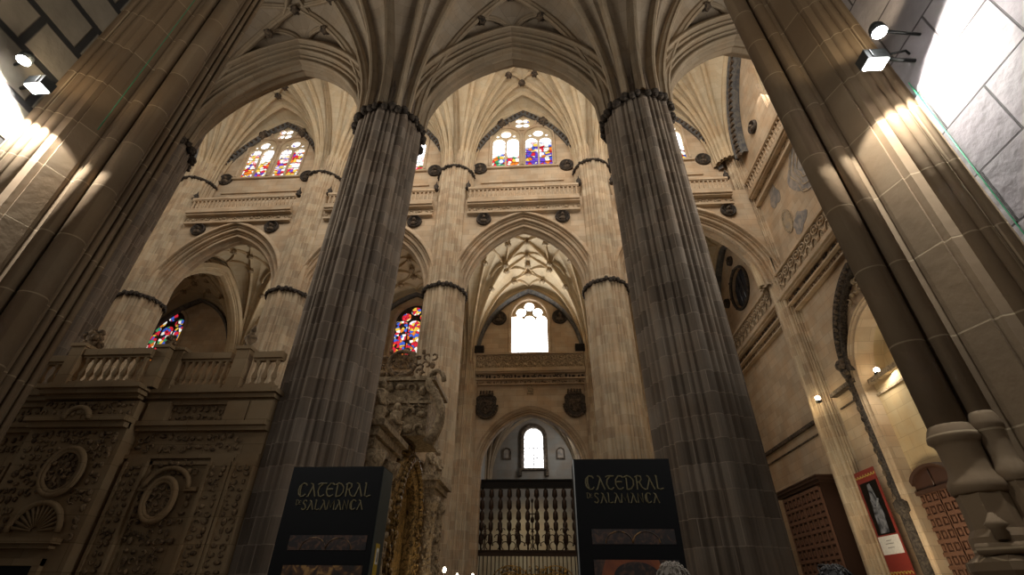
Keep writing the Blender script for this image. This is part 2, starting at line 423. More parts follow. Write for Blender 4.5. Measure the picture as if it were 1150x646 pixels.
def roundprof(n_sec=8, R=1.2):
    pts = []
    pat = [(19, .115), (7.5, .05), (11, .07), (7.5, .05)]
    a = -9.5
    for s_ in range(n_sec):
        for wd, amp in pat:
            m = 7 if wd > 15 else 5
            for j in range(m):
                u = j/(m-1); an = a+wd*(.05+.9*u)
                r = R-.11+amp*sin(pi*u)**.7
                pts.append((r, math.radians(an)))
            a += wd
    return pts
def pier_mesh(cx, cy, zl, R=1.2, a0=None, a1=None):
    mb = MB(); pr = roundprof(8, R); n = len(pr); mb.uv = []
    for z, k in zl:
        for r, a in pr:
            mb.v.append(Vector((cx+r*k*cos(a), cy+r*k*sin(a), z))); mb.uv.append((a*R, z))
    for i in range(len(zl)-1):
        for j in range(n):
            if j == n-1: continue
            mb.f.append((i*n+j, i*n+j+1, (i+1)*n+j+1, (i+1)*n+j)); mb.sm.append(False)
        mb.f.append((i*n+n-1, i*n, (i+1)*n, (i+1)*n+n-1)); mb.sm.append(False)
    mb.f.append(tuple(range(n))[::-1]); mb.f.append(tuple((len(zl)-1)*n+j for j in range(n))); mb.sm += [False, False]
    return mb
def capital_mesh(cx, cy, z, R=1.2, big=.15, N=36, seed=3, zig=.0):
    rnd = random.Random(seed); mb = MB()
    prof = [(R-.03, -.10), (R+.0, -.08), (R+.02, 0), (R+.05, .06), (R-.02, .12)]
    mb2 = MB(); mb.lathe((cx, z, cy), [(r, h) for r, h in prof], 48)
    mb.v = [Vector((p.x, p.z, p.y)) for p in mb.v]
    for i in range(N):
        a = 2*pi*(i+rnd.uniform(-.2, .2))/N; k = rnd.uniform(.8, 1.15)
        r = R+.03; dz = rnd.uniform(-.05, .05)-zig*(i % 2)
        x, y = cx+r*cos(a), cy+r*sin(a)
        sub = MB(lambda p, q, d: (p, d, q)); sub.ball((x, z+dz, y), (big*k, big*1.1*k, big*k), 7, 5)
        sub.ball((x+.05*cos(a), z+dz-big*.9, y+.05*sin(a)), (big*.55, big*.5, big*.55), 6, 4)
        mb.add([tuple(v) for v in sub.v], sub.f, True)
    return mb
def make_pier(x, y, mtl, top, caps, label, group, zig=False, R=1.2):
    t = thing('clustered_pier', (x, y, 0), label, 'pier', group)
    pier_mesh(x, y, [(.9, 1), (top, 1)], R).build('shaft', mtl, t)
    b = MB(lambda p, q, d: (p, d, q))
    b.lathe((x, 0, y), [(r_*R/1.2, h_) for r_, h_ in [(1.55, 0), (1.55, .35), (1.42, .42), (1.42, .72), (1.3, .8), (1.34, .88), (1.24, .95)]], 32)
    b.build('base', mtl, t)
    for z, big in caps:
        if zig: capital_mesh(x, y, z, R, big*.8, 30, 5, .11).build('capital_band', M['darkcarved'], t)
        else:
            capital_mesh(x, y, z, R, big, 34 if big > .1 else 40, 4).build('capital_band', M['darkcarved'], t)
    return t
# near arcade (south side of the nave)
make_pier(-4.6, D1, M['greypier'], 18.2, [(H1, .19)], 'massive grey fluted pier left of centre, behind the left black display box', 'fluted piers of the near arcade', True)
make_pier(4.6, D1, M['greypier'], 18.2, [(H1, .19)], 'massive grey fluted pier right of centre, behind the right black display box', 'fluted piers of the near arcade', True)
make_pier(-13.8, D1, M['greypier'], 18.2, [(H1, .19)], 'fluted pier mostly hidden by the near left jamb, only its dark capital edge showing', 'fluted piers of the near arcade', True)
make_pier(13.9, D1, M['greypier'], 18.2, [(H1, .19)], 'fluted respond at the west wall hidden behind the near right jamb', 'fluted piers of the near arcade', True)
lab2 = ['pale fluted nave pier furthest left, rising beside the choir balustrade', 'pale fluted nave pier left of the massive grey left pier',
        'pale fluted nave pier between the massive left pier and the bright round-headed window', 'pale fluted nave pier just left of the massive grey right pier']
for x, lb in zip(PX, lab2):
    make_pier(x, D2, M['navepier'], 27.5, [(H1, .12), (H2, .085)], lb, 'fluted piers of the far arcade')
make_pier(14.25, D2-.15, M['navepier'], 27.5, [], 'fluted corner respond against the west wall under the upper balustrade', 'fluted piers of the far arcade', R=.78)
for x, lb in ((-32.2, 'at its far left end'), (-23, 'behind the leftmost pale pier'), (-13.8, 'seen above the choir balustrade'), (-4.6, 'left of the chapel arch'), (4.6, 'right of the chapel arch'), (13.8, 'at the west wall corner')):
    t = thing('wall_respond', (x, D3, 0), 'slender fluted respond of the far aisle wall, '+lb, 'pier', 'engaged responds of the far aisle wall')
    pier_mesh(x, D3+.1, [(0, 1), (17.5, 1)], .85).build('shaft', M['navepier'], t)

# ------------------------------------------------------------------ arcade arches and nave walls
archprof = [(.95, .0)]+scallop((.92, .86), (.06, .16), 5, -.19, 7)+scallop((.05, .13), (.05, -.13), 1, -.12, 7)+scallop((.06, -.16), (.92, -.86), 5, -.19, 7)+[(.95, 0)]
def arcade(cx, Y, mtl, label, group):
    s_ = 3.75 if cx > 5 and Y > 20 else 3.42
    mb = MB(north(Y)); arch_sweep(mb, archprof, s_, 4.75, cx+s_-3.42, H1-.1, 20)
    mb.build('arcade_arch', mtl, label=label, cat='arch', group=group)
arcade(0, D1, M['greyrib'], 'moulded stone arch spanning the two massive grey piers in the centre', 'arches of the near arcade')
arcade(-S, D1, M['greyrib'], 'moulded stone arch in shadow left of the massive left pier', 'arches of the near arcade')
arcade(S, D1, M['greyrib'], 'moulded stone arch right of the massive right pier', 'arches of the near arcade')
for cx, lb in ((-2*S, 'far arcade arch above the choir balustrade'), (-S, 'far arcade arch mostly hidden by the massive left pier'),
               (0, 'far arcade arch framing the bright aisle window'), (S, 'far arcade arch beside the west wall, partly behind the massive right pier')):
    arcade(cx, D2, M['nave'], lb, 'arches of the far arcade')

def bay_wall(x0, x1, cx, Y, thick, zb, zt, mtl, holes=()):
    """spandrel wall over an arcade arch"""
    s_ = 3.75 if cx > 5 and Y > 20 else 3.42; cx = cx+s_-3.42
    ap = arch_pts(s_, 4.75, 16, cx, H1, .75)
    outer = [(x0, zt), (x0, zb)]+[(cx-s_-.75, zb)]+[p for p in reversed(ap)]+[(cx+s_+.75, zb), (x1, zb), (x1, zt)]
    return MB(north(Y)).plate(outer, holes, -thick, thick)
# wall over the near arcade (closes the nave below its windows)
for cx in (-S, 0, S):
    bay_wall(cx-4.6, cx+4.6, cx, D1, .55, H1, 25.6, M['nave']).build('wall_south', M['nave'], kind='structure')

# clerestory windows in the far nave wall : two pairs of lights and an oculus
YW = D2+.15
def clere_holes(cx, c=None):
    hs = []
    for sx in (-1.28, 1.08):
        hs.append(window_poly(cx+sx, 1.02, 27.0, 30.0, 1.05))
    hs.append(circ(cx-.05, 31.65, .74, 24, 1.15))
    return hs
wn = [0]
def clere_window(cx, Y, mats, label=None, dup_src=None):
    rnd = random.Random(7)
    for k, sx in enumerate((-1.28, 1.08)):
        wn[0] += 1
        x = cx+sx; mp = north(Y)
        # stone tracery : mullion, sub-arches, head circle
        tb = MB(mp)
        outer = window_poly(x, 1.04, 26.98, 30.0, 1.07)
        holes = [window_poly(x-.5, .44, 27.04, 29.55, .44, 6), window_poly(x+.5, .44, 27.04, 29.55, .44, 6), circ(x, 30.42, .38, 16),
                 circ(x-.6, 30.22, .14, 8), circ(x+.6, 30.22, .14, 8)]
        tb.plate(outer, holes, -.12, .0)
        tr = tb.build('window_%d' % wn[0], M['rib'], kind='structure')
        ORG[tr.name] = tuple(tr.location)
        MB(mp).plate(window_poly(x, 1.06, 26.95, 30.0, 1.09), [], -.22, -.18).build('stained_glass', mats[k], tr)
        bars = MB(mp)
        for i in range(1, 6): bars.box(x-1.0, x+1.0, 27.0+i*.5, 27.02+i*.5, -.17, -.14)
        bars.build('glazing_bars', M['iron'], tr)
    wn[0] += 1
    tb = MB(mp); cz = 31.65; c0 = cx-.05
    holes = [circ(c0+.33*cos(a)*1.15, cz+.36*sin(a), .26, 12, 1.1) for a in (pi/4, 3*pi/4, 5*pi/4, 7*pi/4)]
    tb.plate(circ(c0, cz, .8, 24, 1.15), holes, -.12, 0)
    tr = tb.build('window_%d' % wn[0], M['rib'], kind='structure')
    MB(mp).plate(circ(c0, cz, .82, 24, 1.15), [], -.22, -.18).build('stained_glass', M['glassO'], tr)
for cx in (-2*S, -S, 0, S):
    mats = {-2*S: ('glassL', 'glassL'), 0: ('glassC', 'glassP')}.get(cx, ('glassC', 'glassC'))
    clere_window(cx, YW, [M[a] for a in mats])
    # lower wall with the arch, then the clerestory wall set back
    bay_wall(cx-4.6, cx+4.6, cx, D2, .75, H1-.2, 23.0, M['nave']).build('wall_north', M['nave'], kind='structure')
    MB(north(YW)).plate([(cx-4.6, 23.0), (cx+4.6, 23.0), (cx+4.6, 34), (cx-4.6, 34)], clere_holes(cx), -.5, .05).build('wall_north', M['nave'], kind='structure')
    # moulded frames round the two lancets
    fr = MB(north(YW))
    for sx in (-1.28, 1.08): arch_sweep(fr, [(0, .05), (.04, .12), (.14, .16), (.2, .05)], 1.02, 1.05, cx+sx, 30.0, 10, 3.0)
    fr.tube([(cx-.05+.92*1.1*cos(2*pi*i/24), 31.65+.92*sin(2*pi*i/24), .08) for i in range(24)], .07, 6, True)
    fr.box(cx-2.6, cx+2.4, 26.7, 26.85, .05, .22); fr.box(cx-2.9, cx+2.7, 25.3, 25.42, .05, .16)
    fr.build('trim_%d' % wn[0], M['nave'], kind='structure')
# formeret bands : dark carved voussoirs under the vault, each one ring
for cx, lb in ((-2*S, 'dark carved arch band around the left stained glass windows'), (-S, 'dark carved arch band behind the massive left pier'),
               (0, 'dark carved arch band around the central twin windows'), (S, 'dark carved arch band beside the west wall around the right window')):
    t = thing('wall_arch_band', (cx, YW, 25.5), lb, 'arch band', 'dark arch bands under the nave vault')
    mb = MB(north(YW)); arch_sweep(mb, [(-.2, .05), (-.2, .2), (.02, .38), (.1, .3)], 3.98, 7.05, cx, 25.6, 18); mb.build('band', M['bluegrey'], t)
    bl = MB(north(YW)); ip = arch_pts(3.98, 7.05, 22, cx, 25.6, -.08)
    for i in range(1, len(ip)-1):
        a, b = ip[i]; bl.box(a-.08, a+.08, b-.08, b+.08, .2, .38)
    bl.build('carved_blocks', M['bronze'], t)

def roundel(mp, a, b, r, label, group, seed=1, mtl='bronze', sx=1.0):
    t = thing('portrait_roundel', mp(a, b-r, 0), label, 'medallion', group)
    mb = MB(mp); mb.lathe((a, b, 0), [(r, 0), (r, .1), (r*.93, .2), (r*.84, .18), (r*.78, .06), (0.01, .05)], 24, 'd', sx); mb.build('frame', M['darkcarved'], t)
    bu = MB(mp); bu.ball((a, b+r*.2, .14), (r*.24, r*.3, .2), 10, 7); bu.ball((a, b-r*.38, .1), (r*.5, r*.34, .16), 10, 6)
    bu.relief(a-r*.5, a+r*.5, b-r*.55, b+r*.55, .08, r*.22, seed, 1, lambda p, q: hypot(p-a, q-b) < r*.68); bu.build('bust', M[mtl], t)
    return t
for cx, tag_ in ((-2*S, 'in the leftmost bay'), (-S, 'behind the massive left pier'), (0, 'in the central bay'), (S, 'beside the west wall')):
    for dx, side in ((-2.45, 'left'), (2.4, 'right')):
        if cx == S and dx > 0: dx = 3.1
        roundel(north(D2-.75), cx+dx, 21.3, .46, 'bust medallion %s, %s of the arcade arch crown' % (tag_, side), 'bust medallions over the far arcade', int(cx+dx*7))
        roundel(north(YW-.05), cx+(dx if abs(dx) < 3 else 2.4)*1.24, 26.75, .5, 'bust medallion %s, %s of the clerestory lancets' % (tag_, side), 'bust medallions beside the clerestory windows', int(cx+dx*5))
# small corbels beside oculus
for cx in (-2*S, -S, 0, S):
    for sg, sd in ((-1.62, 'left'), (1.5, 'right')):
        mb = MB(north(YW-.05)); mb.lathe((cx+sg, 31.2, .15), [(.05, -.25), (.1, -.1), (.3, .1), (.34, .25), (.3, .32)], 10)
        mb.ball((cx+sg, 31.7, .15), (.2, .3, .16)); mb.build('carved_corbel', M['bronze'], label='small dark carved corbel %s of the oculus %s' % (sd, BAY[cx]), cat='corbel', group='corbels beside the oculi')

# triforium balustrades
def balustrade(mp, a0, a1, z0, z1, d0, d1, mtl, carve, label, group, nb=26, r=.07, slant=0, ledge=True, name='stone_balustrade'):
    t = thing(name, mp((a0+a1)/2, z0, d0), label, 'balustrade', group)
    top = MB(mp).box(a0, a1, z1-.16, z1, d0-.02, d1+.03); top.box(a0, a1, z1-.22, z1-.16, d0+.02, d1-.02); top.build('rail', mtl, t)
    hb = z0+(.12 if not ledge else .2)
    MB(mp).box(a0, a1, z0, hb, d0-.02, d1+.04).build('bottom_rail', mtl, t)
    h = z1-.22-hb; base = None
    for i in range(nb):
        a = a0+(i+.5)*(a1-a0)/nb
        if base is None:
            mb = MB(mp); mb.lathe((a, hb, (d0+d1)/2), [(r*1.1, 0), (r*1.1, h*.08), (r*.5, h*.14), (r*1.15, h*.36), (r*.55, h*.6), (r*.5, h*.8), (r*1.0, h*.92), (r, h)], 8)
            base = mb.build('baluster', mtl, t); a_0 = a
        else:
            c = base.copy(); COL.objects.link(c); c.parent = t
            c.location = Vector(mp(a, 0, 0))-Vector(mp(a_0, 0, 0))
    if carve:
        for (zz0, zz1, dd, sz) in carve:
            cm = MB(mp).relief(a0, a1, zz0+.03, zz1-.03, dd, sz, 11, 1.0); cm.build('carved_frieze', M['palecarved'], t)
    return t
lbs = {-2*S: 'upper stone balustrade in the leftmost bay, below the red stained glass', -S: 'upper stone balustrade in the bay behind the massive left pier',
       0: 'upper stone balustrade in the central bay, below the twin windows', S: 'upper stone balustrade in the right bay, meeting the west wall'}
for cx in (-2*S, -S, 0, S):
    co = MB(north(D2-.75)); x0, x1 = cx-3.5, cx+3.5
    co.box(x0, x1, 22.42, 22.6, 0, .5); co.box(x0, x1, 22.3, 22.42, 0, .4); co.box(x0, x1, 21.86, 22.3, 0, .12); co.box(x0, x1, 21.7, 21.86, 0, .25)
    co.build('cornice', M['nave'], label='cornice ledge carrying the balustrade %s' % {-2*S: 'in the leftmost bay', -S: 'behind the massive left pier', 0: 'in the central bay', S: 'in the right bay'}[cx], cat='cornice', group='cornices of the upper gallery')
    balustrade(north(D2-.75), x0, x1, 22.6, 23.75, .22, .42, M['nave'], [(21.88, 22.28, .13, .3)], lbs[cx], 'upper balustrades of the far nave wall')
    # little finial statues against the piers
    for sg in (-3.55, 3.55):
        mb = MB(north(D2-1.0)); mb.lathe((cx+sg, 23.75, .0), [(.16, 0), (.2, .1), (.1, .2), (.17, .38), (.05, .6), (.02, .8)], 8)
        mb.build('finial', M['darkcarved'], label='small dark finial at the %s end of the upper balustrade %s' % ('left' if sg < 0 else 'right', BAY[cx]), cat='finial', group='finials of the upper balustrades')

# ------------------------------------------------------------------ star vaults
def vault(cx, cy, a, b, zs, hc, hfx, hfy, mweb, mrib, r0, segs, bosses, nameboss=.2, rad=(0, 18, 36, 54, 72, 90), rw=.17, rd=.30, pw=2.0):
    """ribbed vault over a bay: conoids rise from four corners to the ridge lines"""
    c = .80
    def ridge_h(px, py):      # height on a ridge line at local point (one of px,py is 0)
        if abs(px) < 1e-6: s_ = abs(py)/b; return hc-(hc-hfx)*s_**1.6
        s_ = abs(px)/a; return hc-(hc-hfy)*s_**1.6
    def surf(x, y):
        x, y = abs(x), abs(y); dx, dy = a-x, b-y
        r = hypot(dx, dy)
        if r < 1e-6: return zs
        if dx*b >= dy*a: k = a/max(dx, 1e-9); ex, ey = 0.0, b-dy*k; ex = 0.0
        else: k = b/max(dy, 1e-9); ex, ey = a-dx*k, 0.0
        R = r*k; H = (ridge_h(0.0, ey) if ex == 0.0 else ridge_h(ex, 0.0))-zs
        t = max(0.0, min(1.0, (r-r0)/(R-r0)))
        return zs+H*((1-(1-t*c)**pw)/(1-(1-c)**pw))**(1/pw)
    t = thing('ceiling', (cx, cy, zs), kind='structure')
    # webs
    wb = MB(); wb.uv = []
    nt = 16
    th_list = []
    angs = [math.radians(q) for q in rad]
    for i in range(len(angs)-1):
        for j in range(4): th_list.append((angs[i]+(angs[i+1]-angs[i])*j/4, sin(pi*j/4)))
    th_list.append((angs[-1], 0))
    for sx in (-1, 1):
        for sy in (-1, 1):
            o = len(wb.v); n = len(th_list)
            for th, bul in th_list:
                ux, uy = cos(th), sin(th)
                R = min(a/ux if ux > 1e-6 else 1e9, b/uy if uy > 1e-6 else 1e9)
                for k in range(nt+1):
                    tt = (k/nt)**1.3; r = r0+(R-r0)*tt
                    x, y = a-r*ux, b-r*uy
                    z = surf(x, y)
                    # concave web between neighbouring ribs
                    q = bul*min(.16, .05*r)*(1-tt)**.5
                    z += q*.6
                    rr_ = r-q*.8
                    x, y = a-rr_*ux, b-rr_*uy
                    wb.v.append(Vector((cx+sx*x, cy+sy*y, z))); wb.uv.append((th*r*1.2, (z-zs)*.8+r*.6))
            for i in range(n-1):
                for k in range(nt):
                    p = o+i*(nt+1)+k
                    wb.f.append((p, p+1, p+nt+2, p+nt+1)); wb.sm.append(False)
    wb.build('web', mweb, t)
    prof = [(-rw, -.05), (-rw, rd*.3), (-rw*.5, rd*.62), (-rw*.52, rd*.85), (0, rd), (rw*.52, rd*.85), (rw*.5, rd*.62), (rw, rd*.3), (rw, -.05)]
    def rib(pts2, nm='rib', k=1.0):
        pts = [Vector((x, y, surf(x, y)+.02)) for x, y in pts2]
        mb = MB(); mb.uv = []; m = len(prof); L = 0
        for i, p in enumerate(pts):
            q0, q1 = pts[max(i-1, 0)], pts[min(i+1, len(pts)-1)]
            T = (q1-q0).normalized(); d = Vector((q1.x-q0.x, q1.y-q0.y, 0))
            if d.length < 1e-6: d = Vector((1, 0, 0))
            d.normalize(); side = Vector((-d.y, d.x, 0)); sa = T.z; ca = hypot(T.x, T.y); nrm = d*sa-Vector((0, 0, ca))
            if i: L += (p-pts[i-1]).length
            for u, v in prof:
                mb.v.append(Vector((cx, cy, 0))+p+side*(u*k)+nrm*(v*k)); mb.uv.append((u, L))
        for i in range(len(pts)-1):
            for j in range(m-1): mb.f.append((i*m+j, i*m+j+1, (i+1)*m+j+1, (i+1)*m+j)); mb.sm.append(False)
        mb.build(nm, mrib, t)
    def radial(ex, ey, k=1.0, n=16):
        """from corner (a,b) to point (ex,ey), starting r0 away"""
        dx, dy = ex-a, ey-b; R = hypot(dx, dy); dx /= R; dy /= R
        return [(a+dx*(r0+(R-r0)*(i/n)**1.4), b+dy*(r0+(R-r0)*(i/n)**1.4)) for i in range(n+1)]
    for sx in (-1, 1):
        for sy in (-1, 1):
            for (ex, ey, k) in segs['radial']: rib([(sx*x, sy*y) for x, y in radial(ex*a, ey*b)], 'rib', k)
            for cv in segs.get('lierne', ()):
                # cv: list of control points (u,v) -> quadratic or straight
                n = 8
                if len(cv) == 2: ps = [(cv[0][0]+(cv[1][0]-cv[0][0])*i/n, cv[0][1]+(cv[1][1]-cv[0][1])*i/n) for i in range(n+1)]
                else: ps = [tuple((1-s_)**2*cv[0][j]+2*s_*(1-s_)*cv[1][j]+s_*s_*cv[2][j] for j in (0, 1)) for s_ in [i/n for i in range(n+1)]]
                rib([(sx*u*a, sy*v*b) for u, v in ps], 'lierne_rib', .72)
    done = set()
    for u, v in bosses:
        for sx in (-1, 1):
            for sy in (-1, 1):
                x, y = sx*u*a, sy*v*b; key = (round(x, 2), round(y, 2))
                if key in done: continue
                done.add(key); z = surf(x, y)-rd*.8
                mb = MB(lambda p, q, d: (p, d, q)); mb.lathe((cx+x, z, cy+y), [(.02, -nameboss*1.0), (nameboss*.5, -nameboss*.95), (nameboss, -nameboss*.6), (nameboss*1.15, -.02), (nameboss*.8, .15)], 10)
                for i in range(6):
                    an = i*pi/3; mb.ball((cx+x+nameboss*.95*cos(an), z-nameboss*.4, cy+y+nameboss*.95*sin(an)), nameboss*.35, 6, 4)
                mb.build('boss', M['bronze'] if mrib is not M['rib'] or zs > 20 else M['palecarved'], t)
    return t

aisle_seg = dict(radial=[(0, 1, 1.25), (0, .60, 1), (0, 0, 1.0), (.55, 0, 1), (1, 0, 1.25)],
                 lierne=[[(0, .98), (.02, .80), (.26, .735)], [(.26, .735), (.06, .66), (0, .34)], [(0, .60), (.3, .55), (.44, .44)], [(.44, .44), (.55, .3), (.55, 0)],
                         [(.72, .25), (.80, .02), (.97, 0)], [(.72, .25), (.62, .04), (.3, 0)]])
aisle_boss = [(0, 0), (.27, .73), (0, .60), (.44, .44), (.55, 0), (.72, .25), (0, .33), (.3, 0)]
AY = (D0+D1)/2; AB = (D1-D0)/2
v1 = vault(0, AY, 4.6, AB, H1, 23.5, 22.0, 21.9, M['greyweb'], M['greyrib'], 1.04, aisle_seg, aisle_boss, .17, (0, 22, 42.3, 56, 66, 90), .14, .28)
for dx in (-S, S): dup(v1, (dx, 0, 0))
NAY = (D2+D3)/2; NAB = (D3-D2)/2
nseg = dict(radial=[(0, 1, 1.2), (0, .66, 1), (0, 0, 1.0), (.6, 0, 1), (1, 0, 1.2)],
            lierne=[[(0, .96), (.03, .84), (.24, .76)], [(.24, .76), (.03, .66), (0, .5)], [(0, .66), (.12, .52), (.36, .5)], [(.36, .5), (.12, .42), (0, .3)],
                    [(.36, .5), (.42, .28), (.6, .0)], [(.7, .25), (.8, .03), (.96, 0)], [(.62, .5), (.5, .35), (.36, .36)], [(0, .3), (.18, .2), (.36, .36)], [(.36, .36), (.3, .1), (.3, 0)]])
nboss = [(0, 0), (.24, .76), (0, .66), (.36, .5), (.6, 0), (.7, .25), (0, .5), (0, .3), (.36, .36), (.62, .62), (.3, 0)]
v3 = vault(0, NAY, 4.6, NAB, H1, 24.1, 22.9, 23.0, M['web'], M['rib'], .55, nseg, nboss, .2, (0, 22, 46.4, 60, 72, 90), .11, .19, 2.2)
for k in (-3, -2, -1, 1): dup(v3, (k*S, 0, 0))
NY = (D1+D2)/2; NB = (D2-D1)/2
hseg = dict(radial=[(0, 1, 1.1), (0, .78, 1), (0, .63, 1), (0, .36, 1), (0, 0, 1), (.5, 0, 1), (1, 0, 1.35)],
            lierne=[[(0, .63), (.06, .54), (.2, .5)], [(.2, .5), (.06, .45), (0, .36)], [(0, .36), (.3, .3), (.5, 0)]])
hboss = [(0, 0), (0, .63), (.2, .5), (0, .36), (.5, 0)]
v2 = vault(0, NY, 4.6, NB, H2, 34.0, 33.0, 32.6, M['web'], M['rib'], .85, hseg, hboss, .22, (0, 14, 30, 38, 51, 62, 74, 90), .15, .26, 2.15)
for k in (-2, -1, 1): dup(v2, (k*S, 0, 0))

# transverse arches across the far aisle between bays
for x, lb in ((-23, 'behind the leftmost pale pier'), (-13.8, 'behind the pale pier left of the massive left pier')):
    mb = MB(lambda a, b, d, X=x: (X+d, NAY+a, b))
    arch_sweep(mb, [(.7, .5)]+scallop((.5, .5), (0, .2), 3, -.06)+scallop((0, .2), (0, -.2), 2, -.05)+scallop((0, -.2), (.5, -.5), 3, -.06)+[(.7, -.5)], 3.9, 5.4, 0, H1, 16)
    mb.build('transverse_arch', M['rib'], label='transverse arch across the far aisle, %s' % lb, cat='arch', group='transverse arches of the far aisle')

# ------------------------------------------------------------------ far aisle wall with gallery, windows and chapel entrance
def aisle_wall(cx, kind):
    holes = []
    zb = 0
    if kind != 'far':
        hole = None
        outer = [(cx-4.6, 0), (cx-3.7, 0)]+[(cx-3.7, 8.7)]+list(reversed(arch_pts(3.7, 4.2, 16, cx, 8.7)))[1:-1]+[(cx+3.7, 8.7), (cx+3.7, 0), (cx+4.6, 0), (cx+4.6, 25.5), (cx-4.6, 25.5)]
    else: outer = [(cx-4.6, 0), (cx+4.6, 0), (cx+4.6, 25.5), (cx-4.6, 25.5)]
    wx = cx if kind != 'far' else cx-2.3
    s, z0, zs_, h = (1.40, 17.2, 20.35, 1.62) if kind == 'mid' else (1.55, 17.2, 20.2, 1.6)
    holes.append(window_poly(wx, s, z0, zs_, h, 12))
    MB(north(D3)).plate(outer, holes, -.8, 0).build('wall_north', M['nave'], kind='structure')
    fr = MB(north(D3)); arch_sweep(fr, [(0, -.05), (0, .06), (.12, .12), (.22, .1), (.26, 0)], s, h, wx, zs_, 12, zs_-z0)
    wn[0] += 1; fr.build('trim_%d' % (wn[0]+20), M['nave'], kind='structure')
    # tracery + glass
    tb = MB(north(D3)); q = s/3
    hl = [window_poly(wx+i*2*q, q-.035, z0+.04, zs_-.15, .4, 6) for i in (-1, 0, 1)]
    hl += [circ(wx-.47*s, zs_+.54, .39, 14), circ(wx+.47*s, zs_+.54, .39, 14), circ(wx, zs_+1.08, .40, 14)]
    tb.plate(window_poly(wx, s+.02, z0-.02, zs_, h+.02, 12), hl, -.4, -.3)
    tr = tb.build('window_%d' % wn[0], M['rib'] if kind == 'mid' else M['darkcarved'], kind='structure')
    MB(north(D3)).plate(window_poly(wx, s+.04, z0-.04, zs_, h+.04, 12), [], -.5, -.46).build('stained_glass', M[{'mid': 'glassW', 'red': 'glassD2', 'far': 'glassD', 'east': 'glassD'}[kind]], tr)
    # formeret band
    mb = MB(north(D3)); arch_sweep(mb, [(-.18, .02), (-.18, .25), (.02, .45), (.1, .2)], 4.0, 5.75, cx, 16.9, 18)
    mb.build('wall_arch_band', M['bluegrey'], label={'mid': 'dark pointed band over the bright white window', 'red': 'dark pointed band over the crimson stained glass window', 'east': 'dark pointed band above the choir balustrade in the far aisle', 'far': 'dark pointed band over the small tilted stained window at left'}[kind], cat='arch band', group='pointed bands of the far aisle wall')
aisle_wall(0, 'mid'); aisle_wall(-S, 'red'); aisle_wall(-2*S, 'east'); aisle_wall(-3*S, 'far')
MB(north(D3)).plate([(4.6, 0), (XW, 0), (XW, 25.5), (4.6, 25.5)], [], -.8, 0).build('wall_north', M['nave'], kind='structure')
MB(east(-32.5)).box(10, 40, 0, 34, -1, 0).build('wall_east', M['nave'], kind='structure')

def gallery(mp, a0, a1, zt, label, seed=1):
    """carved openwork parapet over a double cornice"""
    t = thing('carved_gallery_parapet', mp((a0+a1)/2, zt-2.1, .2), label, 'parapet', 'carved parapets of the lower gallery')
    b = MB(mp); b.box(a0, a1, zt-.14, zt, .32, .56); b.box(a0, a1, zt-1.38, zt-1.22, .3, .6); b.build('rails', M['nave'], t)
    MB(mp).box(a0, a1, zt-1.25, zt-.1, .34, .42).build('backing', M['palecarved'], t)
    sc_ = MB(mp); n = int((a1-a0)/.62); w_ = (a1-a0)/n
    for i in range(n):
        c = a0+(i+.5)*w_; m_ = zt-.68
        sc_.tube([(c+.25*cos(2*pi*j/12), m_+.28+.2*sin(2*pi*j/12), .46) for j in range(12)], .035, 5, True)
        sc_.tube([(c-w_/2+.25*cos(pi*j/8), m_-.42+.42*sin(pi*j/8), .46) for j in range(9)], .035, 5)
        sc_.ball((c, m_+.28, .46), .08, 6, 4); sc_.ball((c, m_-.25, .46), (.09, .14, .06), 6, 4)
    sc_.build('scrollwork', M['nave'], t)
    c = MB(mp)
    c.box(a0, a1, zt-1.52, zt-1.38, 0, .66); c.box(a0, a1, zt-1.62, zt-1.52, 0, .55); c.box(a0, a1, zt-1.95, zt-1.62, 0, .22)
    c.box(a0, a1, zt-2.05, zt-1.95, 0, .42); c.box(a0, a1, zt-2.3, zt-2.05, 0, .16); c.box(a0, a1, zt-2.38, zt-2.3, 0, .26)
    c.build('cornice', M['nave'], t)
    MB(mp).relief(a0, a1, zt-1.93, zt-1.64, .24, .3, seed).build('leaf_frieze', M['darkcarved'], t)
    MB(mp).relief(a0, a1, zt-2.29, zt-2.07, .17, .24, seed+4).build('lower_frieze', M['screencarved'], t)
    return t
gallery(north(D3), -3.95, 3.95, 17.0, 'carved parapet and cornice under the bright white window', 3)
gallery(north(D3), -S-3.95, -S+3.95, 17.0, 'carved parapet and cornice under the crimson stained glass window', 6)
gallery(west(XW), 12.4, 31.6, 16.62, 'long carved parapet and cornice running along the west wall', 5)
for a, lb in ((-2.4, 'left'), (2.38, 'right')):
    roundel(north(D3), a, 20.25, .62, 'dark round medallion %s of the bright white window' % lb, 'medallions beside the white window', 5+int(a))
    mb = MB(north(D3-.45)); mb.box(a*1.56-.35, a*1.56+.35, 17.0, 17.55, -.1, .25); mb.box(a*1.56-.28, a*1.56+.28, 17.06, 17.49, .25, .27)
    mb.build('loudspeaker', M['iron'], label='small dark box on the parapet %s of the white window' % lb, cat='box', group='dark boxes on the parapet')
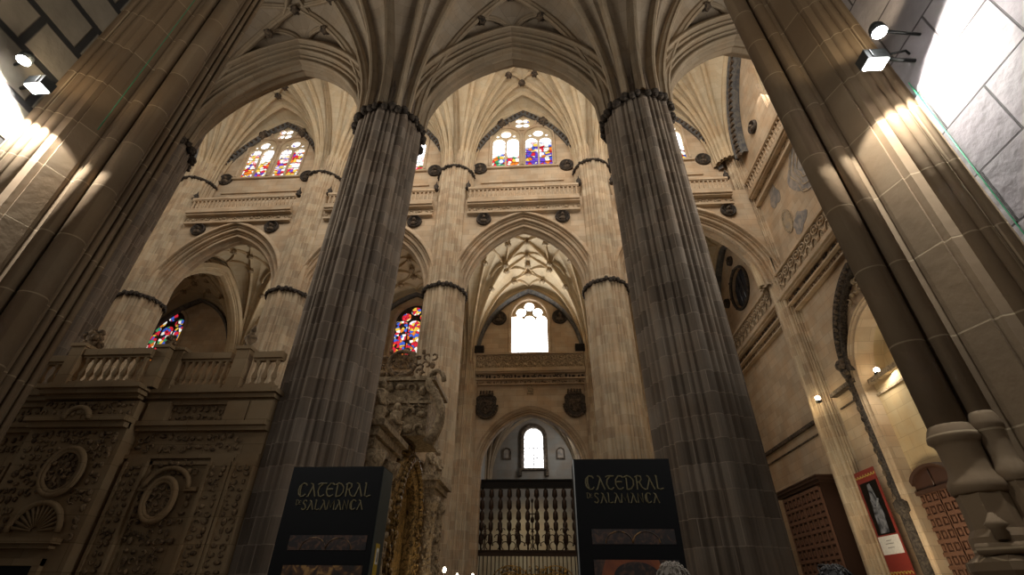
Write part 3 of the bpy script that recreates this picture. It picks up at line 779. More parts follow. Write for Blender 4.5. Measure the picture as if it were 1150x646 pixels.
# shields
def shield(a, b, k, label):
    mp = north(D3); t = thing('coat_of_arms', mp(a, b-1.0, 0), label, 'coat of arms', 'carved coats of arms over the chapel arch')
    P = [(-.72, .45), (-.6, .62), (.6, .62), (.72, .45), (.66, -.3), (.4, -.75), (0, -.98), (-.4, -.75), (-.66, -.3)]
    MB(mp).plate([(a+x, b+y) for x, y in P], [], 0, .16).build('shield', M['darkcarved'], t)
    r = MB(mp); r.plate([(a+x*.62, b-.1+y*.6) for x, y in P], [], .16, .24); r.relief(a-.38, a+.38, b-.55, b+.2, .26, .17, 5)
    for i in range(18):
        an = pi+pi*i/17; r.ball((a+.76*cos(an), b-.1+.86*sin(an), .1), .1, 6, 4)
    r.build('scroll_border', M['bronze'], t)
    c = MB(mp); c.box(a-.5, a+.5, b+.62, b+.76, 0, .25)
    for i in range(5): c.lathe((a-.42+i*.21, b+.76, .12), [(.1, 0), (.05, .12), (.09, .2), (.01, .3)], 6)
    c.build('crown', M['bronze'], t)
shield(-3.12, 13.2, 1, 'dark crowned coat of arms left of the chapel arch')
shield(3.12, 13.25, 1, 'dark crowned coat of arms right of the chapel arch')
mb = MB(north(D3)); mb.plate([(-.22, 14.0), (.22, 14.0), (.22, 14.5), (0, 14.62), (-.22, 14.5)], [], 0, .1); mb.ball((0, 14.25, .1), (.14, .18, .06), 8, 6)
mb.build('small_shield', M['palecarved'], label='tiny pale shield above the crown of the chapel arch', cat='shield')
# archivolt of chapel
mb = MB(north(D3)); arch_sweep(mb, [(-.25, -.8), (-.25, -.3)]+scallop((-.2, -.25), (.2, .05), 3, -.06)+[(.30, .1), (.34, 0)], 3.62, 4.1, 0, 8.7, 18, 8.7)
mb.build('chapel_arch_moulding', M['nave'], label='moulded pointed arch of the gated chapel under the coats of arms', cat='arch')

# chapel behind the gate
CY = 40.0
MB(north(CY)).plate([(-4.2, 0), (4.2, 0), (4.2, 15.6), (-4.2, 15.6)], [window_poly(0, .78, 10.6, 13.1, .8)], -.4, 0).build('wall_chapel', M['chapelwhite'], kind='structure')
for sx in (-1, 1): MB(eastin(3.9*sx if sx < 0 else 3.9)).box(D3+.8, CY, 0, 15.6, 0 if sx > 0 else -.3, .3 if sx > 0 else 0).build('wall_chapel', M['chapelwhite'], kind='structure')
wn[0] += 1
fr = MB(north(CY)); arch_sweep(fr, [(0, -.1), (0, .1), (.18, .22), (.3, .2), (.36, .02)], .78, .8, 0, 13.1, 12, 2.5); fr.box(-1.2, -.95, 10.0, 10.5, 0, .25); fr.box(.95, 1.2, 10.0, 10.5, 0, .25); fr.box(-1.15, 1.15, 10.45, 10.6, 0, .2)
fr.build('trim_90', M['bronze'], kind='structure')
tb = MB(north(CY)); tb.box(-.78, .78, 11.4, 11.45, -.2, -.15); tb.box(-.78, .78, 12.2, 12.25, -.2, -.15); tb.box(-.03, .03, 10.6, 13.9, -.2, -.15)
tr = tb.build('window_90', M['iron'], kind='structure')
MB(north(CY)).plate(window_poly(0, .8, 10.58, 13.1, .82), [], -.3, -.26).build('pane', M['glassS'], tr)
for a, lb in ((-2.2, 'left'), (2.2, 'right')):
    t = thing('wall_plaque', (a, CY, 11.3), 'small arched dark picture on the chapel wall %s of its window' % lb, 'plaque', 'plaques beside the chapel window')
    MB(north(CY)).plate(window_poly(a, .34, 11.3, 11.9, .34, 6), [window_poly(a, .24, 11.4, 11.9, .24, 6)], 0, .12).build('frame', M['bronze'], t)
    MB(north(CY)).plate(window_poly(a, .25, 11.39, 11.9, .25, 6), [], 0, .05).build('picture', M['muralgrey'], t)
cseg = dict(radial=[(0, 1, 1), (0, .6, 1), (0, 0, 1), (.5, 0, 1), (1, 0, 1)], lierne=[[(0, .6), (.1, .4), (.35, .35)], [(.35, .35), (.2, .1), (0, 0)], [(.35, .35), (.5, .2), (.5, 0)]])
vault(0, (D3+.8+CY)/2, 3.9, (CY-D3-.8)/2, 9.6, 15.3, 14.9, 14.6, M['bluegrey'], M['greyrib'], .3, cseg, [(0, 0), (0, .6), (.35, .35), (.5, 0)], .16, (0, 20, 42, 56, 66, 90), .12, .2)
area('chapel_wall_fill', (3.3, 36.2, 12.4), (-1.5, 40, 11), 1.5, 2.5, 95, (1, .96, .9))  # added fill to brighten the back wall, no side window is built
area('chapel_daylight', (0, CY-.6, 12.2), (0, 33, 6), 1.2, 2.4, 60, (.95, .97, 1))
spot('chapel_altar_light', (0, 35.5, 7.5), (0, CY, 3.0), 500, 120, .8, (1, .78, .42), .3)

# wrought iron chapel gate with turned wooden/iron spindles
GY = 33.4
t = thing('chapel_gate', (0, GY, 0), 'tall wrought iron chapel gate with brown spindles and gilt cresting', 'gate')
mp = north(GY)
MB(mp).box(-3.6, 3.6, 7.95, 8.3, -.1, .1).box(-3.6, 3.6, 8.3, 8.4, -.16, .16).box(-3.6, 3.6, 7.85, 7.95, -.14, .14).build('top_beam', M['iron'], t)
MB(mp).box(-3.6, 3.6, 3.95, 4.2, -.1, .1).box(-3.6, 3.6, 4.2, 4.28, -.15, .15).build('middle_rail', M['rust'], t)
MB(mp).box(-3.45, 3.45, 0.02, .3, -.12, .12).build('bottom_rail', M['iron'], t)
base = None
for i in range(12):
    a = -3.25+i*6.5/11
    if base is None:
        mb = MB(mp); z = 7.85
        mb.lathe((a, 4.28, 0), [(.05, 0), (.05, .25), (.16, .4), (.14, .8), (.05, 1.0), (.15, 1.15), (.15, 1.5), (.06, 1.6), (.17, 1.75), (.15, 2.1), (.06, 2.25), (.16, 2.4), (.15, 2.8), (.06, 2.95), (.17, 3.1), (.15, 3.45), (.05, 3.57)], 8)
        base = mb.build('spindle', M['rust'], t); a_0 = a
    else:
        c = base.copy(); COL.objects.link(c); c.parent = t; c.location = (a-a_0, 0, 0)
cr_ = MB(mp); rnd = random.Random(5)
for i in range(7):
    a = -3.0+i*1.0; hgt = 1.3+.5*(i % 2)+(1.0 if i == 3 else 0)
    cr_.tube([(a, 4.28, .12), (a, 4.28+hgt, .12)], .035, 6); cr_.ball((a, 4.28+hgt*.6, .12), (.13, .2, .1), 6, 4); cr_.ball((a, 4.28+hgt, .12), (.08, .14, .08), 6, 4)
    for sg in (-1, 1):
        for z_, q in ((4.5, .3), (4.95, .22), (5.35, .15)):
            cr_.tube([(a+sg*(q+q*.8*cos(b_)), z_+q*.8*sin(b_), .12) for b_ in [k*.7 for k in range(7)]], .03, 5)
cr_.tube([(-.3, 6.3, .12), (.3, 6.3, .12)], .04, 6)
cr_.build('cresting', M['rust'], t)
lo = MB(mp)
base = None
for i in range(28):
    a = -3.3+i*6.6/27
    if base is None: base = MB(mp).tube([(a, .3, 0), (a, 3.95, 0)], .028, 6).build('bar', M['iron'], t); a_0 = a
    else:
        c = base.copy(); COL.objects.link(c); c.parent = t; c.location = (a-a_0, 0, 0)
sc_ = MB(mp)
for c in (-1.35, 1.35):
    for r_ in (.55, .8, 1.15): sc_.tube([(c+r_*1.1*cos(pi*j/14), 2.3+r_*sin(pi*j/14), .06) for j in range(15)], .03, 5)
    for i in range(8): sc_.ball((c+.95*cos(pi*(i+.5)/8)*1.1, 2.3+.95*sin(pi*(i+.5)/8), .06), .07, 6, 4)
sc_.build('gilt_scrolls', M['giltiron'], t)
# gilt altarpiece glimpsed through the bars
t = thing('chapel_altarpiece', (0, CY-.3, 0), 'gilded altarpiece glowing behind the chapel gate', 'altarpiece')
mp = north(CY-.01)
MB(mp).box(-2.4, 2.4, 0, 3.3, 0, .3).build('back_panel', M['gold'], t)
MB(mp).box(-2.7, 2.7, 0, 1.1, .3, 1.1).build('altar_table', M['gold'], t)
for a in (-2.0, -.8, .8, 2.0): MB(mp).lathe((a, 1.1, .5), [(.16, 0), (.12, .2), (.12, 1.7), (.2, 2.0)], 10).build('column', M['gold'], t)
MB(mp).relief(-2.3, 2.3, 3.2, 3.9, .2, .35, 3).build('cresting', M['gold'], t)

# ------------------------------------------------------------------ west wall
mp = west(XW)
PC = 17.0

outer = [(10, 0)]+[(PC-2.7, 0), (PC-2.7, 9.2)]+list(reversed(arch_pts(2.7, 2.7, 14, PC, 9.2)))[1:-1]+[(PC+2.7, 9.2), (PC+2.7, 0), (33.2, 0), (33.2, 36), (10, 36)]
MB(mp).plate(outer, [circ(27.3, 19.2, 1.35, 28), window_poly(16.4, 1.5, 25.4, 28.2, 1.7)], -.7, 0).build('wall_west', M['nave'], kind='structure')
# oculus
wn[0] += 1
tb = MB(mp); tb.tube([(27.3+1.42*cos(2*pi*i/30), 19.2+1.42*sin(2*pi*i/30), .04) for i in range(30)], .11, 6, True)
for i in range(8): tb.ball((27.3+1.42*cos(i*pi/4), 19.2+1.42*sin(i*pi/4), .1), .1, 6, 4)
tr = tb.build('window_70', M['darkcarved'], kind='structure')
MB(mp).plate(circ(27.3, 19.2, 1.36), [], -.3, -.25).build('pane', M['oculusdark'], tr)
le = MB(mp)
for i in range(5): le.tube([(27.3-1.2+i*.6, 19.2-sqrt(max(.01, 1.75-(1.2-i*.6)**2)), -.22), (27.3-1.2+i*.6, 19.2+sqrt(max(.01, 1.75-(1.2-i*.6)**2)), -.22)], .025, 4)
le.build('lead_bars', M['aluminium'], tr)
for a, b, sd in ((27.4, 21.5, 'above'), (25.05, 19.9, 'right of'), (29.6, 19.4, 'left of')):
    roundel(mp, a, b, .34, 'small dark disc %s the dark oculus on the west wall' % sd, 'small discs around the oculus', int(a))
mb = MB(mp); arch_sweep(mb, [(-.15, .02), (-.15, .25), (.02, .4), (.1, .1)], 3.9, 5.6, 27.6, 17.2, 16)
mb.build('wall_arch_band', M['bluegrey'], label='dark pointed band around the oculus at the end of the far aisle', cat='arch band')
# west upper window (pale tracery)
wn[0] += 1
tb = MB(mp); hl = [window_poly(16.4+i*1.0, .42, 25.5, 27.7, .42, 6) for i in (-1, 0, 1)]+[circ(15.75, 28.55, .35, 12), circ(17.05, 28.55, .35, 12), circ(16.4, 29.2, .3, 12)]
tb.plate(window_poly(16.4, 1.52, 25.38, 28.2, 1.72), hl, -.35, -.2); tr = tb.build('window_71', M['rib'], kind='structure')
MB(mp).plate(window_poly(16.4, 1.55, 25.3, 28.2, 1.75), [], -.45, -.42).build('stained_glass', M['glassG'], tr)
# its broad band
t = thing('wall_arch_band', (XW, NY, 25), 'wide dark panelled arch band high on the west wall', 'arch band')
mb = MB(mp); arch_sweep(mb, [(-.45, .02), (-.45, .3), (.2, .6), (.35, .3)], 4.35, 6.6, NY, 25.3, 18); mb.build('band', M['bluegrey'], t)
bl = MB(mp)
for off in (-.12,):
    for i, (a, b) in enumerate(arch_pts(4.35, 6.6, 20, NY, 25.3, off)): bl.box(a-.16, a+.16, b-.12, b+.12, .38, .55)
bl.build('carved_panels', M['bronze'], t)
roundel(mp, 19.6, 25.9, .42, 'dark medallion on the west wall above the upper balustrade', 'west wall medallions', 4)
# upper balustrade of the west wall
co = MB(mp); co.box(12, 21.9, 22.17, 22.35, 0, .5); co.box(12, 21.9, 22.05, 22.17, 0, .4); co.box(12, 21.9, 21.61, 22.05, 0, .12); co.box(12, 21.9, 21.45, 21.61, 0, .25)
co.build('cornice', M['nave'], label='carved cornice under the upper balustrade of the west wall', cat='cornice')
balustrade(mp, 12.3, 21.9, 22.35, 23.5, .22, .42, M['nave'], [(21.88, 22.28, .13, .3)], 'upper stone balustrade running back along the west wall', 'upper balustrades of the west wall', 34)
# murals
def mural(name, pts, mt, label, d=.02, curls=0, seed=1):
    MB(mp).plate(pts, [], 0, d).build(name, mt, label=label, cat='mural')
t = thing('painted_oval', (XW, 20.05, 18.0), 'faded oval painted medallion on the west wall above the gallery', 'mural')
MB(mp).plate(circ(20.05, 18.7, .75, 24, .62), [circ(20.05, 18.7, .6, 24, .58)], 0, .04).build('border', M['palecarved'], t)
MB(mp).plate(circ(20.05, 18.7, .6, 24, .58), [], 0, .02).build('field', M['mural'], t)
def blob(cx, cy, rx, ry, seed):
    rnd = random.Random(seed); return [(cx+rx*cos(a)*(1+.25*sin(3*a+seed)), cy+ry*sin(a)*(1+.2*cos(4*a+seed))) for a in [2*pi*i/30 for i in range(30)]]
MB(mp).plate(blob(17.2, 20.0, 1.35, 1.7, 1), [], 0, .015).build('painted_cartouche', M['muralgrey'], label='large faded grey painted cartouche on the west wall between the two galleries', cat='mural')
MB(mp).plate(blob(20.3, 20.8, .5, .7, 3), [], 0, .015).build('painted_ornament', M['muralgrey'], label='small faded grey painted ornament above the oval medallion', cat='mural')
MB(mp).plate(blob(19.2, 17.9, .7, .5, 5), [], 0, .015).build('painted_scroll', M['muralgrey'], label='faded grey painted scroll just above the carved parapet of the west wall', cat='mural')
mb = MB(mp)
for k in range(3): mb.tube([(17.2+(1.1-.3*k)*cos(a)*(1+.15*sin(5*a)), 20.0+(1.5-.4*k)*sin(a), .02) for a in [2*pi*i/40 for i in range(40)]], .035, 5, True)
mb.build('painted_scroll_border', M['mural'], label='pale scroll lines framing the grey cartouche on the west wall', cat='mural')

# ledges on west wall
tl = MB(mp); tl.box(23.9, 30.5, 9.0, 9.16, 0, .16); tl.box(23.9, 30.5, 8.5, 8.56, 0, .06); tl.box(19.7, 21.6, 9.45, 9.62, 0, .3); tl.box(19.7, 21.6, 8.9, 8.95, 0, .06)
tl.build('trim_60', M['bronze'], kind='structure')
# portal : pointed carved arch, inner round arch, recessed back
t = thing('west_portal', (XW, PC, 0), 'west portal with carved pointed arch over a round-headed recess', 'portal')
mb = MB(mp); arch_sweep(mb, [(-.3, 0), (-.3, .3), (.05, .42), (.12, 0)], 2.85, 3.7, PC, 9.9, 18); mb.build('outer_arch', M['darkcarved'], t)
rl = MB(mp); 
for i, (a, b) in enumerate(arch_pts(2.85, 3.7, 18, PC, 9.9, -.1)): rl.ball((a, b, .38), (.13, .13, .1), 6, 4)
rl.build('leaf_border', M['bronze'], t)
def inty(p, q): 
    return hypot(p-PC, (q-9.7)) > 2.75 and hypot(abs(p-PC)+1.0, q-9.9) < 3.45
MB(mp).relief(PC-2.6, PC+2.6, 10, 13.4, .12, .34, 8, 1.1, inty).build('tympanum_relief', M['palecarved'], t)
mb = MB(mp); arch_sweep(mb, [(0, -.7), (0, .08)]+scallop((0, .08), (.25, .22), 2, -.05)+[(.34, 0)], 2.55, 2.6, PC, 9.2, 16, 9.2); mb.build('inner_arch', M['nave'], t)
MB(mp).box(PC-2.7, PC+2.7, 9.3, 12.3, -1.5, -1.2).box(PC-2.7, PC+2.7, .02, 9.3, -.7, -.4).build('back_wall', M['niche'], t)
sd = MB(mp); sd.plate([(PC-2.9, 9.2), (PC-2.7, 9.2)]+list(reversed(arch_pts(2.7, 2.7, 12, PC, 9.2)))[1:-1]+[(PC+2.7, 9.2), (PC+2.9, 9.2), (PC+2.9, 12.4), (PC-2.9, 12.4)], [], -1.2, -.7); sd.build('reveal', M['niche'], t)
MB(mp).box(PC-2.68, PC+2.68, 9.25, 9.45, -1.2, -.2).box(PC-2.68, PC+2.68, 8.75, 8.83, -.4, -.32).build('transom', M['palecarved'], t)
# side colonnette of portal
for a in (19.95,):
    col = MB(mp); col.lathe((a, 0, .16), [(.3, 0), (.3, .5), (.22, .6), (.2, 4.4), (.28, 4.5), (.28, 4.8), (.17, 4.9), (.17, 9.6), (.26, 9.9), (.3, 10.3), (.2, 10.5)], 12)
    col.build('colonnette', M['darkcarved'], t)
    kn = MB(mp)
    for z_ in [5+.42*i for i in range(12)]: kn.ball((a, z_, .34), (.09, .13, .05), 6, 4)
    kn.ball((a, 10.3, .35), (.3, .25, .2), 8, 5); kn.build('leaf_carving', M['bronze'], t)
# panelled doors
def panel_door(mp, a0, a1, z1, cols, rows, nm, mtl, gap, label=None, arched=False, d=0.0, num=1):
    mid = (a0+a1)/2
    t = thing(nm, mp(mid, 0, d), kind='structure')
    for lo_, hi in ((a0, mid-.03), (mid+.03, a1)):
        MB(mp).box(lo_, hi, 0, z1, d, d+.08).build('door_leaf', gap, t)
        lf = MB(mp); cw = (hi-lo_)/cols; rh = z1/rows
        for i in range(cols+1):
            a = lo_+i*cw; lf.box(max(lo_, a-.045), min(hi, a+.045), 0, z1, d+.08, d+.13)
        for j in range(rows+1):
            b = j*rh; lf.box(lo_, hi, max(0, b-.06), min(z1, b+.06), d+.08, d+.135)
        for i in range(cols):
            for j in range(rows): lf.box(lo_+(i+.3)*cw, lo_+(i+.7)*cw, (j+.3)*rh, (j+.7)*rh, d+.08, d+.12)
        lf.build('panelling', mtl, t)
    return t
t = panel_door(west(XW+.38), 17.5, 19.6, 5.0, 3, 13, 'door_1', M['woodlite'], M['woodshade'])
mb = MB(west(XW+.38)); dp = [(x, 5.0+y) for x, y in arch_pts(1.08, .75, 10, 18.55, 0)]
mb.plate(dp, [], 0, .1); mb.build('lunette', M['woodshade'], t)
mb = MB(west(XW+.38)); arch_sweep(mb, [(0, 0), (0, .2), (.12, .24), (.18, 0)], 1.08, .75, 18.55, 5.0, 12, 5.0); mb.box(17.45, 19.65, 4.95, 5.08, .05, .2)
mb.tube([(18.55, 5.05, .12), (18.55, 5.7, .12)], .03, 6); mb.build('door_frame', M['wood'], t)
# wooden vestibule
t = thing('door_vestibule', (13.75, 25.8, 0), 'dark wooden porch box with double panelled doors on the west wall', 'wooden porch')
MB(west(XW)).box(23.85, 28.0, 0, 6.25, 0, .8).build('body', M['wood'], t)
MB(west(XW)).box(23.6, 28.25, 6.25, 6.38, 0, .95).box(23.5, 28.35, 6.38, 6.5, 0, 1.05).box(23.45, 28.4, 6.5, 6.56, 0, 1.1).build('cornice', M['wood'], t)
for lo_, hi in ((24.0, 25.85), (25.95, 27.85)):
    lf = MB(west(XW-.8)); rows, cols = 11, 4; z1 = 6.1; cw = (hi-lo_)/cols; rh = z1/rows
    MB(west(XW-.8)).box(lo_, hi, .02, z1, 0, .02).build('door_back', M['woodshade'], t)  # dark backing paints the shade between the lighter rails
    for i in range(cols+1): lf.box(lo_+i*cw-.04, lo_+i*cw+.04, .02, z1, .0, .09)
    for j in range(rows+1): lf.box(lo_, hi, max(.02, j*rh-.07), j*rh+.07, .0, .10)
    for i in range(cols):
        for j in range(rows): lf.box(lo_+(i+.3)*cw, lo_+(i+.7)*cw, (j+.3)*rh, (j+.7)*rh, .0, .07)
    lf.build('door', plain('vestibule_door_wood', rgb('6e4e3d'), .42), t)
# poster banner
t = thing('hanging_poster', (XW-.5, 20.9, 2.4), 'tall red poster with a dark robed figure, on the west wall between the doors', 'poster')
pm = west(XW-.5)
MB(pm).box(20.2, 21.55, 2.4, 6.15, 0, .04).build('panel', M['posterred'], t)
MB(pm).box(20.3, 21.42, 3.85, 5.7, .04, .05).build('photograph', M['iron'], t)
fg = MB(pm); fg.plate([(20.65, 3.90), (21.15, 3.90), (21.13, 4.55), (21.00, 5.15), (20.93, 5.60), (20.75, 5.63), (20.65, 5.15), (20.55, 4.55)], [], .05, .07); fg.ball((20.83, 5.47, .07), (.11, .15, .02), 10, 6); fg.tube([(20.55, 5.05, .07), (20.77, 4.75, .08), (21.0, 5.05, .07)], .04, 6)
fg.build('printed_figure', M['figure'], t)
MB(pm).box(20.25, 21.5, 3.2, 3.8, .04, .05).build('caption_panel', M['white'], t)
tx = MB(pm)
for i, (z_, l0, l1) in enumerate(((3.63, 20.75, 21.05), (3.53, 20.65, 21.15), (3.4, 20.7, 21.1))): tx.box(l0, l1, z_, z_+.025, .05, .055)
tx.build('caption_lines', M['text'], t)
og = MB(pm)
for z_, sg in ((6.07, -1), (2.47, 1)):
    for i in range(7): og.tube([(20.3+i*.19+.09*cos(a), z_+sg*.08+sg*.09*sin(a), .045) for a in [pi*k/6 for k in range(7)]], .022, 5)
og.build('gilt_ornament', M['postergold'], t)
# small lamps by the portal
for (a, b, d_, lb) in ((18.9, 9.62, -.3, 'small glaring lamp on the transom inside the west portal'), (21.6, 9.45, .85, 'small warm lamp on the ledge beside the west portal')):
    t = thing('wall_lamp', mp(a, b-.15, d_), lb, 'lamp', 'lamps of the west portal')
    MB(mp).box(a-.09, a+.09, b-.2, b-.1, d_-.1, d_+.1).build('bracket', M['lampbody'], t)
    MB(mp).ball((a, b, d_), .11, 10, 7).build('bulb', M['bulb'], t)
area('portal_recess_light', (XW+.1, 18.5, 9.15), (XW+.45, 18.0, 6), .3, 1.6, 40, (1, .93, .78))
area('portal_lunette_light', (XW+.2, 16.5, 9.9), (XW+1.2, 17, 11.5), .3, 1.6, 16, (1, .93, .78))
spot('portal_side_lamp', (12.75, 22.4, 9.9), (14.3, 20.4, 7.0), 60, 150, .9, (1, .80, .45), .12)

# ------------------------------------------------------------------ choir enclosure at left (side wall of the choir)
CYF = 10.4
t = thing('choir_enclosure', (-8.6, CYF+1, 0), 'carved stone choir enclosure wall with pilasters at lower left', 'choir screen')
mp = north(CYF)
MB(mp).box(-13.6, -5.38, 0, 5.42, -.7, 0).build('wall_body', M['screen'], t)
MB(mp).box(-10.75, -8.45, 0, 5.42, 0, .35).build('portal_block', M['screen'], t)
co = MB(mp)
def cornice_line(mb, a0, a1, z, d):
    mb.box(a0-.12, a1+.12, z-.1, z, d, d+.42); mb.box(a0-.06, a1+.06, z-.2, z-.1, d, d+.32); mb.box(a0, a1, z-.28, z-.2, d, d+.18)
cornice_line(co, -13.6, -5.4, 5.72, -.1); cornice_line(co, -10.75, -8.45, 5.74, .28)
co.box(-13.6, -5.38, 5.4, 5.62, -.7, .1)
co.box(-13.6, -5.36, 4.88, 4.98, -.05, .22); co.box(-13.6, -5.36, 4.78, 4.88, -.05, .14); co.box(-10.8, -8.4, 4.9, 5.02, .3, .6); co.box(-10.75, -8.45, 4.78, 4.9, .3, .5)
co.box(-13.6, -5.36, 4.18, 4.26, -.05, .1)
co.build('cornice', M['screen'], t)
MB(mp).relief(-13.5, -10.8, 5.02, 5.38, .02, .16, 1).relief(-8.4, -5.9, 5.02, 5.38, .02, .16, 2).relief(-10.7, -8.5, 5.06, 5.4, .36, .16, 3).build('upper_frieze', M['screencarved'], t)
MB(mp).relief(-13.5, -10.8, 4.3, 4.76, .02, .17, 4).relief(-8.4, -5.9, 4.3, 4.76, .02, .17, 5).build('lower_frieze', M['screencarved'], t)
for a in (-12.6, -11.3, -8.08, -6.16, -5.61):
    pl_ = MB(mp)
    pl_.box(a-.26, a+.26, 0, 4.18, 0, .10); pl_.box(a-.26, a-.2, .5, 4.1, .1, .15); pl_.box(a+.2, a+.26, .5, 4.1, .1, .15)
    if a > -9: pl_.box(a-.26, a+.26, 4.98, 5.44, 0, .2)
    po = pl_.build('pilaster', M['screen'], t); ORG[po.name] = ORG[t.name]
    MB(mp).relief(a-.18, a+.18, .6, 4.05, .11, .15, 20+int(-a*3)).build('pilaster_carving', M['screencarved'], po)
# big oval medallion in the portal block
def ovalmed(a, b, rx, ry, d, tilt_, nm, seed):
    mb = MB(mp); k = 28
    for q, th in ((1.0, .06), (.86, .045)):
        mb.tube([(a+rx*q*cos(2*pi*i/k), b+ry*q*sin(2*pi*i/k), d+.04) for i in range(k)], th, 6, True)
    mb.build('%s_frame' % nm, M['screen'], t)
    MB(mp).plate(circ(a, b, ry*.85, 24, rx/ry), [], d-.02, d+.01).relief(a-rx*.75, a+rx*.75, b-ry*.75, b+ry*.75, d+.03, .14, seed, 1, lambda p, q: ((p-a)/rx)**2+((q-b)/ry)**2 < .55).build('%s_relief' % nm, M['screencarved'], t)
ovalmed(-9.38, 3.84, .43, .48, .42, 0, 'large_medallion', 31)
ovalmed(-7.2, 3.32, .33, .42, .14, 0, 'small_medallion', 32)
rl = MB(mp); rl.relief(-10.6, -8.55, 2.5, 4.75, .36, .17, 41, 1, lambda p, q: ((p+9.38)/.5)**2+((q-3.84)/.55)**2 > 1 and (q > 3.3 or abs(p+9.38) > .66))
rl.relief(-7.8, -6.6, 1.3, 4.15, .05, .16, 42, 1, lambda p, q: ((p+7.2)/.42)**2+((q-3.34)/.5)**2 > 1 and abs(p+7.2) < .6-.25*abs(q-3.2)*.6)
rl.build('foliage_carving', M['screencarved'], t)
pn = MB(mp); pn.box(-7.82, -7.75, .8, 4.12, 0, .07); pn.box(-6.48, -6.41, .8, 4.12, 0, .07); pn.box(-7.82, -6.41, 4.05, 4.12, 0, .07)
pn.tube([(-7.2+.5*cos(pi*i/12), 3.55+.42*sin(pi*i/12), .12) for i in range(13)], .05, 6); pn.box(-7.8, -7.62, 3.5, 3.58, 0, .12); pn.box(-6.78, -6.5, 3.5, 3.58, 0, .12)
pn.build('panel_moulding', M['screen'], t)
# shell lunette and door
sh = MB(mp); c0 = -9.42
sh.tube([(c0+.55*cos(pi*i/16), 2.68+.55*sin(pi*i/16), .42) for i in range(17)], .06, 6)
for i in range(13): 
    an = pi*(i+.5)/13; sh.tube([(c0+.08*cos(an), 2.7+.08*sin(an), .38), (c0+.5*cos(an), 2.7+.5*sin(an), .40)], [.015, .04], 5)
sh.build('shell_lunette', M['screen'], t)
MB(lambda a, b, d: mp(a+.48, b-.03, d)).box(-10.8, -9.2, 2.5, 2.6, .35, .6).box(-10.7, -9.3, 2.42, 2.5, .35, .5).box(-10.55, -10.4, 0, 2.25, .35, .45).box(-9.5, -9.35, 0, 2.25, .35, .45).box(-10.55, -9.35, 2.13, 2.25, .35, .46).build('door_surround', M['screen'], t)
MB(lambda a, b, d: mp(a+.48, b-.03, d)).box(-10.4, -9.5, 0, 2.13, .35, .38).build('door', M['iron'], t)
MB(lambda a, b, d: mp(a+.48, b-.03, d)).tube([(-10.02+.3*cos(pi*i/10), 4.95+.26*sin(pi*i/10), .62) for i in range(11)], .06, 6).relief(-10.25, -9.8, 4.95, 5.2, .6, .15, 50).build('pediment_shell', M['screen'], t)
# balustrade on top
def choir_bal(a0, a1, d0, nb, label):
    t = balustrade(mp, a0, a1, 5.72, 6.68, d0, d0+.16, M['screen'], None, label, 'balustrades on the choir enclosure', nb, .06, ledge=False, name='choir_balustrade')
    return t
choir_bal(-10.25, -8.55, .38, 8, 'balustrade section over the projecting carved portal of the choir wall')
choir_bal(-8.1, -6.72, .05, 8, 'balustrade section between two pedestals, right of the choir portal')
choir_bal(-12.9, -10.85, .05, 8, 'balustrade section left of the choir portal beside the near jamb')
choir_bal(-6.15, -5.42, .05, 3, 'short balustrade end beside the massive left pier')
for a, d_, lb in ((-10.45, .36, 'stone pedestal at the left end of the portal balustrade'), (-8.4, .2, 'stone pedestal at the right end of the portal balustrade'), (-8.14, .02, 'low stone pedestal next to the portal pedestal'), (-6.44, .02, 'stone pedestal carrying the urn near the massive left pier')):
    MB(mp).box(a-.16, a+.16, 5.72, 6.74, d_, d_+.24).box(a-.2, a+.2, 6.74, 6.82, d_-.04, d_+.28).box(a-.2, a+.2, 5.72, 5.8, d_-.03, d_+.27).build('balustrade_pedestal', M['screen'], label=lb, cat='pedestal')
MB(mp).lathe((-6.44, 6.82, .14), [(.12, 0), (.12, .06), (.05, .1), (.14, .22), (.15, .3), (.05, .42), (.07, .5), (.02, .66)], 10).build('stone_urn', M['screencarved'], label='small stone urn finial on the choir balustrade beside the massive left pier', cat='urn')
for a, z_, r_, lb in ((-10.5, 6.82, .3, 'carved bushy finial on the left portal pedestal'), (-8.4, 6.82, .16, 'dark finial on the right portal pedestal')):
    rnd = random.Random(3); mb = MB(mp)
    mb.lathe((a, z_, d_ if False else .3), [(r_*.5, 0), (r_*.3, .08), (r_*.6, r_)], 8)
    for i in range(14): mb.ball((a+rnd.uniform(-r_, r_)*.7, z_+.1+rnd.random()*r_*1.3, .3+rnd.uniform(-r_, r_)*.4), r_*.32, 6, 4)
    mb.build('carved_finial', M['screencarved'], label=lb, cat='finial')

# ------------------------------------------------------------------ trascoro facade (seen obliquely, right of the massive left pier)
XT = -4.1
tp = east(XT)
t = thing('choir_facade', (XT, 17, 0), 'ornate carved rear facade of the choir with gilded niche, behind the left display box', 'choir screen')
MB(tp).box(12.3, 22.0, 0, 5.2, -.9, 0).build('wall_body', M['palecarved'], t)
MB(tp).box(13.4, 20.9, 5.2, 6.3, -.8, -.2).box(16.0, 18.2, 6.3, 8.3, -1.2, .95).build('attic', M['palecarved'], t)
sp_ = north(16.0)
MB(sp_).relief(-5.3, -3.1, 6.3, 8.2, .05, .4, 91).build('attic_carving', M['palecarved'], t)
MB(sp_).box(-5.5, -2.95, 8.25, 8.4, -2.3, .15).box(-5.4, -3.05, 7.4, 7.5, 0, .12).build('attic_cornice', M['palecarved'], t)
MB(sp_).relief(-5.45, -3.0, 8.4, 9.35, 0, .32, 92, 1.2).relief(-5.0, -3.4, 9.2, 9.7, 0, .3, 93).tube([(-4.3+.5*cos(k*.4), 8.95+.5*sin(k*.4), .05) for k in range(16)], .09, 6, True).build('top_cresting', M['screencarved'], t)
